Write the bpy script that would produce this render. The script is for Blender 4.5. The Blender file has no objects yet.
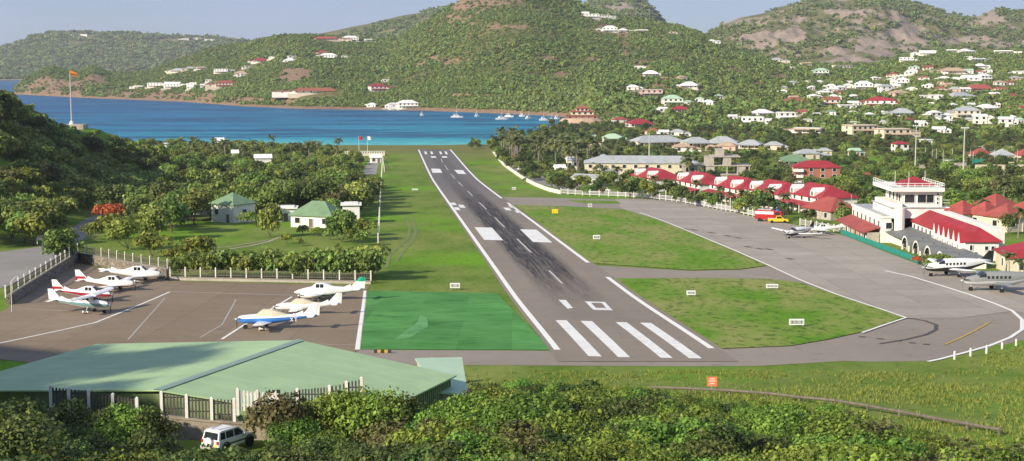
import bpy, bmesh, math, random
import numpy as np
from mathutils import Vector, Matrix
from mathutils.geometry import tessellate_polygon
random.seed(7); R0 = np.random.RandomState(11)
scn = bpy.context.scene; COL = scn.collection
# ------------------------------------------------------------------ camera, sky, sun, exposure
F = 1437.0; HOR = 64.0; CX, CY = 512.0, 230.5; ZC = 49.0
PITCH = math.atan((CY - HOR) / F); CP, SP = math.cos(PITCH), math.sin(PITCH)
cam = bpy.data.cameras.new('camera'); camo = bpy.data.objects.new('camera', cam); COL.objects.link(camo)
cam.sensor_width = 36.0; cam.lens = F / 1024 * 36.0; cam.clip_start = 0.5; cam.clip_end = 40000
camo.location = (0, 0, ZC); camo.rotation_euler = (math.pi / 2 - PITCH, 0, 0); scn.camera = camo
SUN_EL = math.radians(27); SUN_H = (-0.77, -0.64)          # horizontal direction towards the sun
w = bpy.data.worlds.new('World'); scn.world = w; w.use_nodes = True
nt = w.node_tree; sky = nt.nodes.new('ShaderNodeTexSky'); sky.sky_type = 'NISHITA'; sky.sun_disc = False
sky.sun_elevation = SUN_EL; sky.sun_rotation = math.atan2(SUN_H[0], SUN_H[1])
sky.air_density = 1.0; sky.dust_density = 0.4; sky.ozone_density = 3.0; sky.altitude = 10
tint = nt.nodes.new('ShaderNodeMix'); tint.data_type = 'RGBA'; tint.blend_type = 'MULTIPLY'; tint.inputs[0].default_value = 1.0; tint.inputs[7].default_value = (.46, .56, .83, 1)
tc = nt.nodes.new('ShaderNodeTexCoord'); mp = nt.nodes.new('ShaderNodeMapping'); mp.inputs['Scale'].default_value = (1, 1, 4.5); nt.links.new(tc.outputs['Generated'], mp.inputs[0])
cn = nt.nodes.new('ShaderNodeTexNoise'); cn.inputs['Scale'].default_value = 4.0; cn.inputs['Detail'].default_value = 6; cn.inputs['Roughness'].default_value = .55; nt.links.new(mp.outputs[0], cn.inputs['Vector'])
cr = nt.nodes.new('ShaderNodeMapRange'); cr.inputs[1].default_value = .36; cr.inputs[2].default_value = .68; cr.inputs[3].default_value = .35; cr.inputs[4].default_value = .9; nt.links.new(cn.outputs[0], cr.inputs[0])
cl = nt.nodes.new('ShaderNodeMix'); cl.data_type = 'RGBA'; cl.inputs[7].default_value = (2.85, 3.55, 5.1, 1)          # thin lavender grey cloud over the whole sky
nt.links.new(sky.outputs[0], tint.inputs[6]); nt.links.new(cr.outputs[0], cl.inputs[0]); nt.links.new(tint.outputs[2], cl.inputs[6]); nt.links.new(cl.outputs[2], nt.nodes['Background'].inputs[0]); nt.nodes['Background'].inputs[1].default_value = 0.10
sl = bpy.data.lights.new('sun', 'SUN'); sl.energy = 4.7; sl.angle = math.radians(1.5); sl.color = (1.0, 0.885, 0.70)
so = bpy.data.objects.new('sun', sl); COL.objects.link(so)
ts = Vector((SUN_H[0] * math.cos(SUN_EL), SUN_H[1] * math.cos(SUN_EL), math.sin(SUN_EL)))
so.rotation_euler = ts.to_track_quat('Z', 'Y').to_euler(); so.location = (0, -30, 120)
vs = scn.view_settings; vs.view_transform = 'Standard'; vs.look = 'None'; vs.gamma = 1.0; vs.use_curve_mapping = False
vs.exposure = 0.53
scn.cycles.use_denoising = True; scn.cycles.max_bounces = 6; scn.cycles.transparent_max_bounces = 6; scn.cycles.volume_bounces = 0
# ------------------------------------------------------------------ pixels to rays, noise
def ray(px, py):
    a = (px - CX) / F; b = -(py - CY) / F
    dy = CP + b * SP; dz = -SP + b * CP
    return a / dy, dz / dy
def at(px, py, Y):
    ax, az = ray(px, py); return Vector((ax * Y, Y, ZC + az * Y))
def proj(x, y, z):
    d = y * CP - (z - ZC) * SP; v = y * SP + (z - ZC) * CP
    return CX + F * x / d, CY - F * v / d
_tab = R0.rand(256, 256)
def vnoise(x, y):
    x = np.asarray(x, float); y = np.asarray(y, float)
    xi = np.floor(x).astype(int); yi = np.floor(y).astype(int); fx = x - xi; fy = y - yi
    fx = fx * fx * (3 - 2 * fx); fy = fy * fy * (3 - 2 * fy)
    a = _tab[xi & 255, yi & 255]; b = _tab[(xi + 1) & 255, yi & 255]; c = _tab[xi & 255, (yi + 1) & 255]; d = _tab[(xi + 1) & 255, (yi + 1) & 255]
    return (a * (1 - fx) + b * fx) * (1 - fy) + (c * (1 - fx) + d * fx) * fy
def fbm(x, y, o=4):
    s = 0; a = .5
    for i in range(o):
        s = s + a * vnoise(x * 2 ** i + 17 * i, y * 2 ** i + 31 * i); a *= .5
    return s / (1 - .5 ** o) - .5
def sstep(a, b, x):
    t = np.clip((np.asarray(x, float) - a) / (b - a), 0, 1); return t * t * (3 - 2 * t)
# ------------------------------------------------------------------ the lie of the land
KY = np.array([60, 100, 163, 213, 264, 368, 506, 575, 640, 780, 850, 1000]); KZ = np.array([19.5, 18.2, 16.2, 13.8, 12.3, 9.1, 4.8, 2.9, 2.2, 1.75, 1.5, 1.5])
ROWS = np.arange(96, 864.1, 8.0)
_rz = np.interp(ROWS, KY, KZ); _rz = np.convolve(np.pad(_rz, 2, mode='edge'), [.1, .2, .4, .2, .1], 'valid')
def zp(y): return np.interp(y, ROWS, _rz)                     # airfield surface: sloping down to the beach
def U(px): return (px - 512) / 1446.0
CREST = np.array([(-40,100,2500),(6,98,2500),(12,92,2500),(20,84,2520),(30,75,2530),(50,67,2540),(66,70,2540),(78,71,2540),(92,65.5,2540),(110,72,2520),(128,73,2500),(150,70,2520),
 (165,64,2540),(185,57,2560),(205,50,2560),(225,45.5,2560),(240,43.5,2560),(262,40,2450),(280,36.5,2380),(300,35,2350),(320,35.5,2350),(340,38,2350),(380,39.5,2350),(400,38,2250),
 (420,27,2180),(440,14,2150),(455,5,2150),(470,-6,2150),(490,-14,2150),(510,-17,2150),(530,-14,2150),(550,-6,2150),(575,4,2150),(600,15,2150),(620,19,2150),(650,22,2150),(680,28,2100),
 (700,34,2060),(720,44,2020),(740,51,1980),(760,58,1950),(800,63,1900),(840,65,1900),(870,64,1900),(900,58,1900),(920,53,1900),(950,50,1900),(980,52,1900),(1000,51,1900),(1024,50,1900),(1100,46,1900),(1300,50,1900)], float)
SHORE = np.array([(-200,2400),(20,2330),(60,2180),(100,2060),(180,1890),(240,1690),(300,1590),(360,1560),(420,1530),(500,1440),(540,1390),(575,1330),(600,1180),(680,1040),(760,980),(900,920),(1024,900),(1300,900)], float)
NEARSHORE = np.array([(-900,860),(250,868),(420,868),(490,880),(505,905),(530,1000),(552,1150),(570,1290),(580,1360)], float)
def terrain(x, y):
    x = np.asarray(x, float); y = np.asarray(y, float)
    ys = np.maximum(y, 1.0); px = 512 + 1446 * x / ys
    # ---- plain
    z = np.where(y > 96, zp(y), 18.3 + 0 * y)
    und = fbm(x / 60, y / 60, 3)
    # ---- near slope below the viewpoint
    FY = [-60, 0, 25, 50, 72, 95, 110, 124, 137, 151]; FZ = [51, 46.5, 38.6, 32.4, 28.2, 24.6, 22.0, 20, 18, 16.55]
    LY = [-60, 0, 25, 50, 70, 86, 95, 104, 105.6, 106.6]; LZ = [51, 46.5, 38.6, 32.2, 26.6, 22.6, 21.4, 21.3, 21.3, 17.9]
    yr = y - 15 * sstep(44, 64, x)
    zr = np.where(yr < 151, np.interp(yr, FY, FZ), -99); zl = np.where(y < 106.6, np.interp(y, LY, LZ), -99)
    zr = np.maximum(zr, z); zl = np.maximum(zl, z)
    k = sstep(-11, 0, x); kk = np.where(y < 152 + 15 * sstep(44, 64, x), 1, 0)
    zn = zl * (1 - k) + zr * k
    z = np.where(kk > 0, zn, z)
    bump = sstep(-6, 6, x) * sstep(150, 138, yr) * (y > 0)
    z = z + bump * und * 1.2
    # ---- hill on the left, beside and behind the viewpoint (outside the picture)
    z = z + 32.5 * sstep(42, 95, -x) * sstep(150, 95, y + 0.5 * (x + 60)) * sstep(-120, -20, y)
    # ---- hill left of the access road
    e = 99 + .15 * np.clip(y - 300, 0, 170) - .26 * np.clip(y - 470, 0, 90)
    z = z + 43 * sstep(0, 56, -x - e) * sstep(262, 425, y) * (1 - sstep(400, 640, y)) + und * 3 * sstep(0, 30, -x - e) * sstep(230, 300, y) * sstep(640, 560, y)
    # ---- levelled knoll under the mast platform
    kn = sstep(17, 7, np.hypot(x + 157, (y - 520) * .8)); z = z * (1 - kn) + 25.6 * kn
    # ---- the hill range round the bay
    sh = np.interp(px, SHORE[:, 0], SHORE[:, 1]); cy = np.interp(px, CREST[:, 0], CREST[:, 1]); cY = np.interp(px, CREST[:, 0], CREST[:, 2])
    nz = fbm(x / 260 + 3, y / 260, 4)
    zc = ZC + (HOR - cy) / F * cY * 1.006 + 0
    t = (y - sh) / np.maximum(cY - sh, 1)
    tt = np.clip(t, 0, 1)
    kb = sstep(500, 700, px); prof = (.10 * sstep(0, .10, tt) + .90 * tt ** 1.05) * (1 - kb) + tt ** 1.15 * kb
    hill = (zc - 1.4) * prof + 1.4
    hill = hill + nz * 55 * np.clip(tt * 1.5, 0, 1) * np.clip((1 - tt) * 1.6, 0, 1) + fbm(x / 70, y / 70, 3) * 9 * np.clip(tt * 4, 0, 1) * np.clip((1 - tt) * 6 + .15, 0, 1)
    hill = np.where(t > 1, hill - (t - 1) * (cY - sh) * .35, hill)
    z = np.where(t > 0, np.maximum(hill, -6), z)
    # ---- bay
    ns = np.interp(px, NEARSHORE[:, 0], NEARSHORE[:, 1]); wet = (px < 580)
    lim = np.where(wet, np.minimum(sstep(ns - 22, ns + 12, y), sstep(sh + 3, sh - 25, y)), 0)
    z = z * (1 - lim) + -4.0 * lim
    z = np.where((px < 14) & (y > 1500), -6, z)
    return z
def gz(x, y): return float(terrain(x, y))
_ys = np.concatenate([np.arange(40, 400, 1.5), np.arange(400, 1000, 3), np.arange(1000, 2700, 5)])
def hit(px, py, h=0.0, only_plain=False):
    """where the line of sight through a photo pixel meets the ground"""
    ax, az = ray(px, py)
    g = (zp(_ys) if only_plain else terrain(ax * _ys, _ys)) + h
    d = ZC + az * _ys - g
    i = np.nonzero(d <= 0)[0]
    if len(i) == 0:
        Y = _ys[-1]
    else:
        i = i[0]; Y = _ys[i]
        if i > 0: Y = _ys[i - 1] + (_ys[i] - _ys[i - 1]) * d[i - 1] / (d[i - 1] - d[i] + 1e-9)
    return Vector((ax * Y, Y, (float(zp(Y)) if only_plain else gz(ax * Y, Y)) + h))
def P(px, py): return hit(px, py, 0, True)
# ------------------------------------------------------------------ materials
M = {}
def _nodes(name):
    m = bpy.data.materials.new(name); m.use_nodes = True; M[name] = m
    return m, m.node_tree, m.node_tree.nodes['Principled BSDF']
def mixc(t, a, b, fac=None, mode='MIX'):
    n = t.nodes.new('ShaderNodeMix'); n.data_type = 'RGBA'; n.blend_type = mode
    for s, v in ((0, fac), (6, a), (7, b)):
        if v is None: continue
        if hasattr(v, 'is_output'): t.links.new(v, n.inputs[s])
        else: n.inputs[s].default_value = v if s == 0 else (*v, 1)
    return n.outputs[2]
def noise(t, scale, detail=4, rough=.6, vec=None, dist=0):
    n = t.nodes.new('ShaderNodeTexNoise'); n.inputs['Scale'].default_value = scale; n.inputs['Detail'].default_value = detail
    n.inputs['Roughness'].default_value = rough; n.inputs['Distortion'].default_value = dist
    if vec is not None: t.links.new(vec, n.inputs['Vector'])
    return n.outputs[0]
def ramp(t, src, a, b):
    n = t.nodes.new('ShaderNodeMapRange'); n.inputs[1].default_value = a; n.inputs[2].default_value = b; t.links.new(src, n.inputs[0]); n.clamp = True
    return n.outputs[0]
def pos(t, scale=(1, 1, 1)):
    g = t.nodes.new('ShaderNodeNewGeometry'); v = t.nodes.new('ShaderNodeMapping'); v.inputs['Scale'].default_value = scale
    t.links.new(g.outputs['Position'], v.inputs[0]); return v.outputs[0]
def bump(t, b, src, strength=.4, dist=.05):
    n = t.nodes.new('ShaderNodeBump'); n.inputs['Strength'].default_value = strength; n.inputs['Distance'].default_value = dist
    t.links.new(src, n.inputs['Height']); t.links.new(n.outputs[0], b.inputs['Normal'])
def mat(name, c, rough=.7, var=.18, scale=1.2, metal=0, spec=.3, bmp=0, stain=None):
    """plain material with weathering noise; stain = second colour in patches"""
    m, t, b = _nodes(name); b.inputs['Roughness'].default_value = rough; b.inputs['Metallic'].default_value = metal
    b.inputs['Specular IOR Level'].default_value = spec
    p = pos(t); f = noise(t, scale, 5, .65, p)
    lo = tuple(x * (1 - var) for x in c); hi = tuple(min(1, x * (1 + var)) for x in c)
    o = mixc(t, lo, hi, ramp(t, f, .3, .7))
    if stain: o = mixc(t, o, stain, ramp(t, noise(t, scale * .4, 6, .7, p), .52, .75))
    t.links.new(o, b.inputs['Base Color'])
    if bmp: bump(t, b, noise(t, scale * 6, 4, .6, p), bmp)
    return m
def leafmat(name, dark, light, hue_var=.12, trans=.26, patch=0.0):
    m, t, b = _nodes(name)
    a = t.nodes.new('ShaderNodeAttribute'); a.attribute_name = 'rnd'
    oi = t.nodes.new('ShaderNodeObjectInfo')
    c = mixc(t, dark, light, a.outputs['Fac'])
    hs = t.nodes.new('ShaderNodeHueSaturation'); t.links.new(c, hs.inputs['Color'])
    hs.inputs['Saturation'].default_value = .95
    mr = t.nodes.new('ShaderNodeMapRange'); t.links.new(oi.outputs['Random'], mr.inputs[0]); mr.inputs[3].default_value = .5 - hue_var * .35; mr.inputs[4].default_value = .5 + hue_var * .25
    t.links.new(mr.outputs[0], hs.inputs['Hue'])
    m2 = t.nodes.new('ShaderNodeMath'); m2.operation = 'MULTIPLY'; m2.inputs[1].default_value = 7.13; t.links.new(oi.outputs['Random'], m2.inputs[0])
    m3 = t.nodes.new('ShaderNodeMath'); m3.operation = 'FRACT'; t.links.new(m2.outputs[0], m3.inputs[0])
    mv = t.nodes.new('ShaderNodeMapRange'); t.links.new(m3.outputs[0], mv.inputs[0]); mv.inputs[3].default_value = 1 - hue_var * 2.6; mv.inputs[4].default_value = 1 + hue_var * 2.2
    t.links.new(mv.outputs[0], hs.inputs['Value'])
    b.inputs['Roughness'].default_value = .6; b.inputs['Specular IOR Level'].default_value = .25
    ln = noise(t, .011, 5, .65, oi.outputs['Location']); lf = ramp(t, ln, .45, .66); pm = t.nodes.new('ShaderNodeMath'); pm.operation = 'MULTIPLY'; pm.inputs[1].default_value = patch; t.links.new(lf, pm.inputs[0])
    hs_out = mixc(t, hs.outputs[0], tuple(.62 * a_ + .38 * b_ for a_, b_ in zip(light, (.26, .19, .09))), pm.outputs[0])
    t.links.new(hs_out, b.inputs['Base Color'])
    tr = t.nodes.new('ShaderNodeBsdfTranslucent'); t.links.new(hs_out, tr.inputs['Color'])
    mx = t.nodes.new('ShaderNodeMixShader'); mx.inputs[0].default_value = trans
    t.links.new(b.outputs[0], mx.inputs[1]); t.links.new(tr.outputs[0], mx.inputs[2]); t.links.new(mx.outputs[0], t.nodes['Material Output'].inputs[0])
    return m
# ------------------------------------------------------------------ mesh helpers
class MB:
    def __init__(s): s.v = []; s.f = []; s.m = []
    def add(s, vs, fs, mi=0):
        o = len(s.v); s.v += [tuple(p) for p in vs]; s.f += [tuple(i + o for i in f) for f in fs]; s.m += [mi] * len(fs); return s
    def box(s, c, d, rz=0, mi=0):
        cx, cy, cz = c; hx, hy, hz = d[0] / 2, d[1] / 2, d[2] / 2; ca, sa = math.cos(rz), math.sin(rz)
        vs = [(cx + x * ca - y * sa, cy + x * sa + y * ca, cz + z) for z in (-hz, hz) for x, y in ((-hx, -hy), (hx, -hy), (hx, hy), (-hx, hy))]
        return s.add(vs, [(3, 2, 1, 0), (4, 5, 6, 7), (0, 1, 5, 4), (1, 2, 6, 5), (2, 3, 7, 6), (3, 0, 4, 7)], mi)
    def bx(s, x0, x1, y0, y1, z0, z1, mi=0): return s.box(((x0 + x1) / 2, (y0 + y1) / 2, (z0 + z1) / 2), (x1 - x0, y1 - y0, z1 - z0), 0, mi)
    def tube(s, a, b, r0, r1=None, n=8, mi=0, cap=True):
        r1 = r0 if r1 is None else r1; a = Vector(a); b = Vector(b); d = (b - a).normalized()
        u = d.orthogonal().normalized(); w_ = d.cross(u)
        vs = []
        for p, r in ((a, r0), (b, r1)):
            for i in range(n):
                t = 2 * math.pi * i / n; vs.append(p + (u * math.cos(t) + w_ * math.sin(t)) * r)
        fs = [(i, (i + 1) % n, n + (i + 1) % n, n + i) for i in range(n)]
        if cap: fs += [tuple(range(n - 1, -1, -1)), tuple(range(n, 2 * n))]
        return s.add(vs, fs, mi)
    def loft(s, rings, mi=0, close=True, mfun=None):
        n = len(rings[0]); vs = [p for r in rings for p in r]; o = len(s.v); s.v += [tuple(p) for p in vs]
        for i in range(len(rings) - 1):
            for k in range(n if close else n - 1):
                k2 = (k + 1) % n; s.f.append((o + i * n + k, o + i * n + k2, o + (i + 1) * n + k2, o + (i + 1) * n + k)); s.m.append(mfun(i, k) if mfun else mi)
        if close:
            s.f.append(tuple(o + k for k in range(n - 1, -1, -1))); s.m.append(mi)
            s.f.append(tuple(o + (len(rings) - 1) * n + k for k in range(n))); s.m.append(mi)
        return s
    def prism(s, pts, z0, z1, mi=0):
        n = len(pts); vs = [(x, y, z0) for x, y in pts] + [(x, y, z1) for x, y in pts]
        return s.add(vs, [(i, (i + 1) % n, n + (i + 1) % n, n + i) for i in range(n)] + [tuple(range(n - 1, -1, -1)), tuple(range(n, 2 * n))], mi)
    def mesh(s, name, mats, smooth=False):
        me = bpy.data.meshes.new(name); me.from_pydata(s.v, [], s.f)
        for m in (mats if isinstance(mats, (list, tuple)) else [mats]): me.materials.append(M[m] if isinstance(m, str) else m)
        me.polygons.foreach_set('material_index', s.m)
        if smooth: me.polygons.foreach_set('use_smooth', [True] * len(s.f))
        me.validate(); me.update(); return me
    def build(s, name, mats, parent=None, smooth=False, loc=(0, 0, 0), rz=0, **kw):
        return link(name, s.mesh(name, mats, smooth), parent, loc, rz, **kw)
def link(name, data, parent=None, loc=(0, 0, 0), rz=0, label=None, cat=None, group=None, kind=None, scale=None):
    o = bpy.data.objects.new(name, data); COL.objects.link(o); o.location = loc; o.rotation_euler = (0, 0, rz)
    if scale is not None: o.scale = scale if hasattr(scale, '__len__') else (scale,) * 3
    if parent: o.parent = parent
    for k, v in (('label', label), ('category', cat), ('group', group), ('kind', kind)):
        if v: o[k] = v
    return o
def thing(name, label, cat, loc=(0, 0, 0), rz=0, group=None): return link(name, None, None, loc, rz, label, cat, group)
def copy_tree(o, parent=None):
    c = o.copy(); COL.objects.link(c); c.parent = parent
    for ch in o.children: copy_tree(ch, c)
    return c
def np_mesh(name, verts, faces4, mats, attr=None, smooth=False):
    """many quads quickly; attr = one value per vertex"""
    me = bpy.data.meshes.new(name); nv, nf = len(verts), len(faces4)
    me.vertices.add(nv); me.vertices.foreach_set('co', np.asarray(verts, np.float32).ravel())
    me.loops.add(nf * 4); me.loops.foreach_set('vertex_index', np.asarray(faces4, np.int32).ravel())
    me.polygons.add(nf); me.polygons.foreach_set('loop_start', np.arange(0, nf * 4, 4, dtype=np.int32))
    if attr is not None:
        a = me.attributes.new('rnd', 'FLOAT', 'POINT'); a.data.foreach_set('value', np.asarray(attr, np.float32))
    for m in (mats if isinstance(mats, (list, tuple)) else [mats]): me.materials.append(M[m])
    if smooth: me.polygons.foreach_set('use_smooth', np.ones(nf, bool))
    me.update(); me.validate(); return me
def sheet(name, pts, dz, mats, parent=None, uv=None, kind='structure', label=None):
    """a flat polygon (x, y points) laid on the sloping airfield, cut along the rows where the slope changes"""
    tris = tessellate_polygon([[Vector((p[0], p[1], 0)) for p in pts]])
    mb = MB(); verts = {}
    def vid(p):
        k = (round(p[0], 4), round(p[1], 4))
        if k not in verts: verts[k] = len(mb.v); mb.v.append((p[0], p[1], float(zp(p[1])) + dz))
        return verts[k]
    def clip(poly, yc, keep_above):
        out = []
        for i in range(len(poly)):
            a, b = poly[i], poly[(i + 1) % len(poly)]; ia = (a[1] >= yc) == keep_above or a[1] == yc; ib = (b[1] >= yc) == keep_above or b[1] == yc
            if ia: out.append(a)
            if ia != ib:
                t = (yc - a[1]) / (b[1] - a[1]); out.append((a[0] + t * (b[0] - a[0]), yc))
        return out
    for tr in tris:
        p = [(pts[i][0], pts[i][1]) for i in tr]
        ar = (p[1][0] - p[0][0]) * (p[2][1] - p[0][1]) - (p[2][0] - p[0][0]) * (p[1][1] - p[0][1])
        if abs(ar) < 1e-6: continue
        if ar < 0: p = p[::-1]
        y0, y1 = min(q[1] for q in p), max(q[1] for q in p)
        cuts = [r for r in ROWS if y0 < r < y1]; rest = p
        for c in cuts:
            low = clip(rest, c, False); rest = clip(rest, c, True)
            if len(low) > 2: mb.f.append(tuple(vid(q) for q in low)); mb.m.append(0)
            if len(rest) < 3: break
        if len(rest) > 2: mb.f.append(tuple(vid(q) for q in rest)); mb.m.append(0)
    mb.f = [f for f in mb.f if len(set(f)) > 2]; mb.m = [0] * len(mb.f)
    o = mb.build(name, mats, parent)
    if kind and not parent: o['kind'] = kind
    if label: o['label'] = label
    if uv:
        l = o.data.uv_layers.new(name='UVMap')
        for lp in o.data.loops:
            x, y, _ = o.data.vertices[lp.vertex_index].co; l.data[lp.index].uv = uv(x, y)
    return o
def px_sheet(name, pxs, dz, m, parent=None, **kw): return sheet(name, [P(*q)[:2] for q in pxs], dz, m, parent, **kw)
def strip_pts(pts, wd):
    """polyline (x,y) to polygon of a given width"""
    L_, R_ = [], []
    for i, p in enumerate(pts):
        a = Vector(pts[max(i - 1, 0)][:2]); b = Vector(pts[min(i + 1, len(pts) - 1)][:2]); d = (b - a).normalized(); n = Vector((-d.y, d.x)) * wd / 2
        L_.append((p[0] + n.x, p[1] + n.y)); R_.append((p[0] - n.x, p[1] - n.y))
    return L_ + R_[::-1]
def px_line(name, pxs, wd, dz, m, parent=None): return sheet(name, strip_pts([P(*q)[:2] for q in pxs], wd), dz, m, parent)
# ------------------------------------------------------------------ surface materials
def ground_material():
    m, t, b = _nodes('grass_ground'); b.inputs['Roughness'].default_value = .9; b.inputs['Specular IOR Level'].default_value = .1
    p = pos(t); big = noise(t, .018, 4, .6, p); mid = noise(t, .11, 5, .65, pos(t, (1, .45, 1))); fine = noise(t, .9, 5, .75, pos(t, (1, .5, 1)))
    c = mixc(t, (.098, .18, .016), (.21, .25, .058), ramp(t, mid, .36, .66))
    c = mixc(t, c, (.14, .30, .012), ramp(t, big, .5, .66))
    f2 = t.nodes.new('ShaderNodeMath'); f2.operation = 'MULTIPLY'; f2.inputs[1].default_value = .95; t.links.new(ramp(t, fine, .55, .72), f2.inputs[0])
    c = mixc(t, c, (.05, .105, .014), f2.outputs[0])
    c = mixc(t, c, (.22, .17, .09), ramp(t, noise(t, .05, 6, .7, pos(t, (1, .6, 1))), .66, .74))
    sx = t.nodes.new('ShaderNodeSeparateXYZ'); g = t.nodes.new('ShaderNodeNewGeometry'); t.links.new(g.outputs['Position'], sx.inputs[0])
    # dry, sandy turf towards the beach, then sand
    dr = t.nodes.new('ShaderNodeMath'); dr.operation = 'MULTIPLY'; t.links.new(ramp(t, sx.outputs[1], 690, 800), dr.inputs[0]); t.links.new(ramp(t, fine, .2, .6), dr.inputs[1])
    c = mixc(t, c, (.17, .15, .055), dr.outputs[0])
    c = mixc(t, c, (.62, .55, .42), ramp(t, sx.outputs[2], 1.45, 1.2))
    t.links.new(c, b.inputs['Base Color']); bump(t, b, fine, .6, .25)
ground_material()
def island_material():
    m, t, b = _nodes('infield_grass'); b.inputs['Roughness'].default_value = .9; b.inputs['Specular IOR Level'].default_value = .1
    mid = noise(t, .10, 5, .65, pos(t, (1, .4, 1))); fine = noise(t, .8, 5, .75, pos(t, (1, .5, 1)))
    c = mixc(t, (.118, .255, .014), (.265, .280, .080), ramp(t, mid, .38, .6))
    c = mixc(t, c, (.058, .125, .012), ramp(t, fine, .50, .64))
    c = mixc(t, c, (.27, .20, .11), ramp(t, noise(t, .06, 6, .7, pos(t, (1, .35, 1))), .655, .72))
    t.links.new(c, b.inputs['Base Color']); bump(t, b, fine, .5, .2)
island_material()
def hill_material(name, veg, dry, rocka, rockb):
    m, t, b = _nodes(name); b.inputs['Roughness'].default_value = .95; b.inputs['Specular IOR Level'].default_value = .05
    a = t.nodes.new('ShaderNodeAttribute'); a.attribute_name = 'rock'
    p = pos(t); n1 = noise(t, .02, 5, .7, p); n2 = noise(t, .12, 6, .75, p); n3 = noise(t, .5, 4, .7, p)
    c = mixc(t, veg, dry, ramp(t, n1, .42, .62)); c = mixc(t, c, tuple(x * .5 for x in veg), ramp(t, n2, .5, .7))
    r = mixc(t, rocka, rockb, ramp(t, n2, .35, .65)); r = mixc(t, r, tuple(x * .45 for x in rocka), ramp(t, n3, .55, .75))
    ad = t.nodes.new('ShaderNodeMath'); ad.operation = 'ADD'; t.links.new(a.outputs['Fac'], ad.inputs[0])
    s = t.nodes.new('ShaderNodeMath'); s.operation = 'MULTIPLY_ADD'; t.links.new(n2, s.inputs[0]); s.inputs[1].default_value = 2.2; s.inputs[2].default_value = -1.1; t.links.new(s.outputs[0], ad.inputs[1])
    t.links.new(mixc(t, c, r, ramp(t, ad.outputs[0], .4, .6)), b.inputs['Base Color']); bump(t, b, n2, .8, 2.5)
hill_material('hillside_soil', (.10, .125, .034), (.19, .165, .075), (.21, .135, .085), (.31, .215, .15))
hill_material('mountain_soil', (.125, .135, .055), (.20, .17, .095), (.24, .19, .15), (.36, .295, .245))
def water_material():
    m, t, b = _nodes('sea_water'); b.inputs['Roughness'].default_value = .45; b.inputs['Specular IOR Level'].default_value = .10
    g = t.nodes.new('ShaderNodeNewGeometry'); sx = t.nodes.new('ShaderNodeSeparateXYZ'); t.links.new(g.outputs['Position'], sx.inputs[0])
    n1 = noise(t, .006, 5, .6, pos(t, (.5, 1.4, 1))); 
    yy = t.nodes.new('ShaderNodeMath'); yy.operation = 'MULTIPLY_ADD'; t.links.new(n1, yy.inputs[0]); yy.inputs[1].default_value = 420; yy.inputs[2].default_value = -210
    y2 = t.nodes.new('ShaderNodeMath'); y2.operation = 'ADD'; t.links.new(yy.outputs[0], y2.inputs[0]); t.links.new(sx.outputs[1], y2.inputs[1])
    y3 = t.nodes.new('ShaderNodeMath'); y3.operation = 'MULTIPLY_ADD'; t.links.new(sx.outputs[0], y3.inputs[0]); y3.inputs[1].default_value = -.75; t.links.new(y2.outputs[0], y3.inputs[2])
    c = mixc(t, (.014, .33, .40), (.006, .19, .33), ramp(t, y3.outputs[0], 940, 1330))
    c = mixc(t, c, (.006, .095, .24), ramp(t, y3.outputs[0], 1300, 2100))
    dk = noise(t, .014, 6, .7, pos(t, (.35, 1.5, 1)))
    c = mixc(t, c, (.003, .062, .15), ramp(t, dk, .46, .58))
    c = mixc(t, c, (.10, .50, .50), ramp(t, sx.outputs[1], 960, 890))
    lt = noise(t, .022, 5, .7, pos(t, (.3, 1.3, 1))); c = mixc(t, c, (.035, .31, .46), ramp(t, lt, .54, .70)); rp = noise(t, .22, 4, .7, pos(t, (.35, 1, 1))); c = mixc(t, c, tuple((.004, .06, .15)), ramp(t, rp, .46, .75))
    c = mixc(t, c, (.55, .66, .7), ramp(t, noise(t, .05, 8, .8, pos(t, (.3, 1.6, 1))), .735, .78))
    t.links.new(c, b.inputs['Base Color']); bump(t, b, rp, .5, 1.0)
water_material()
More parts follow.
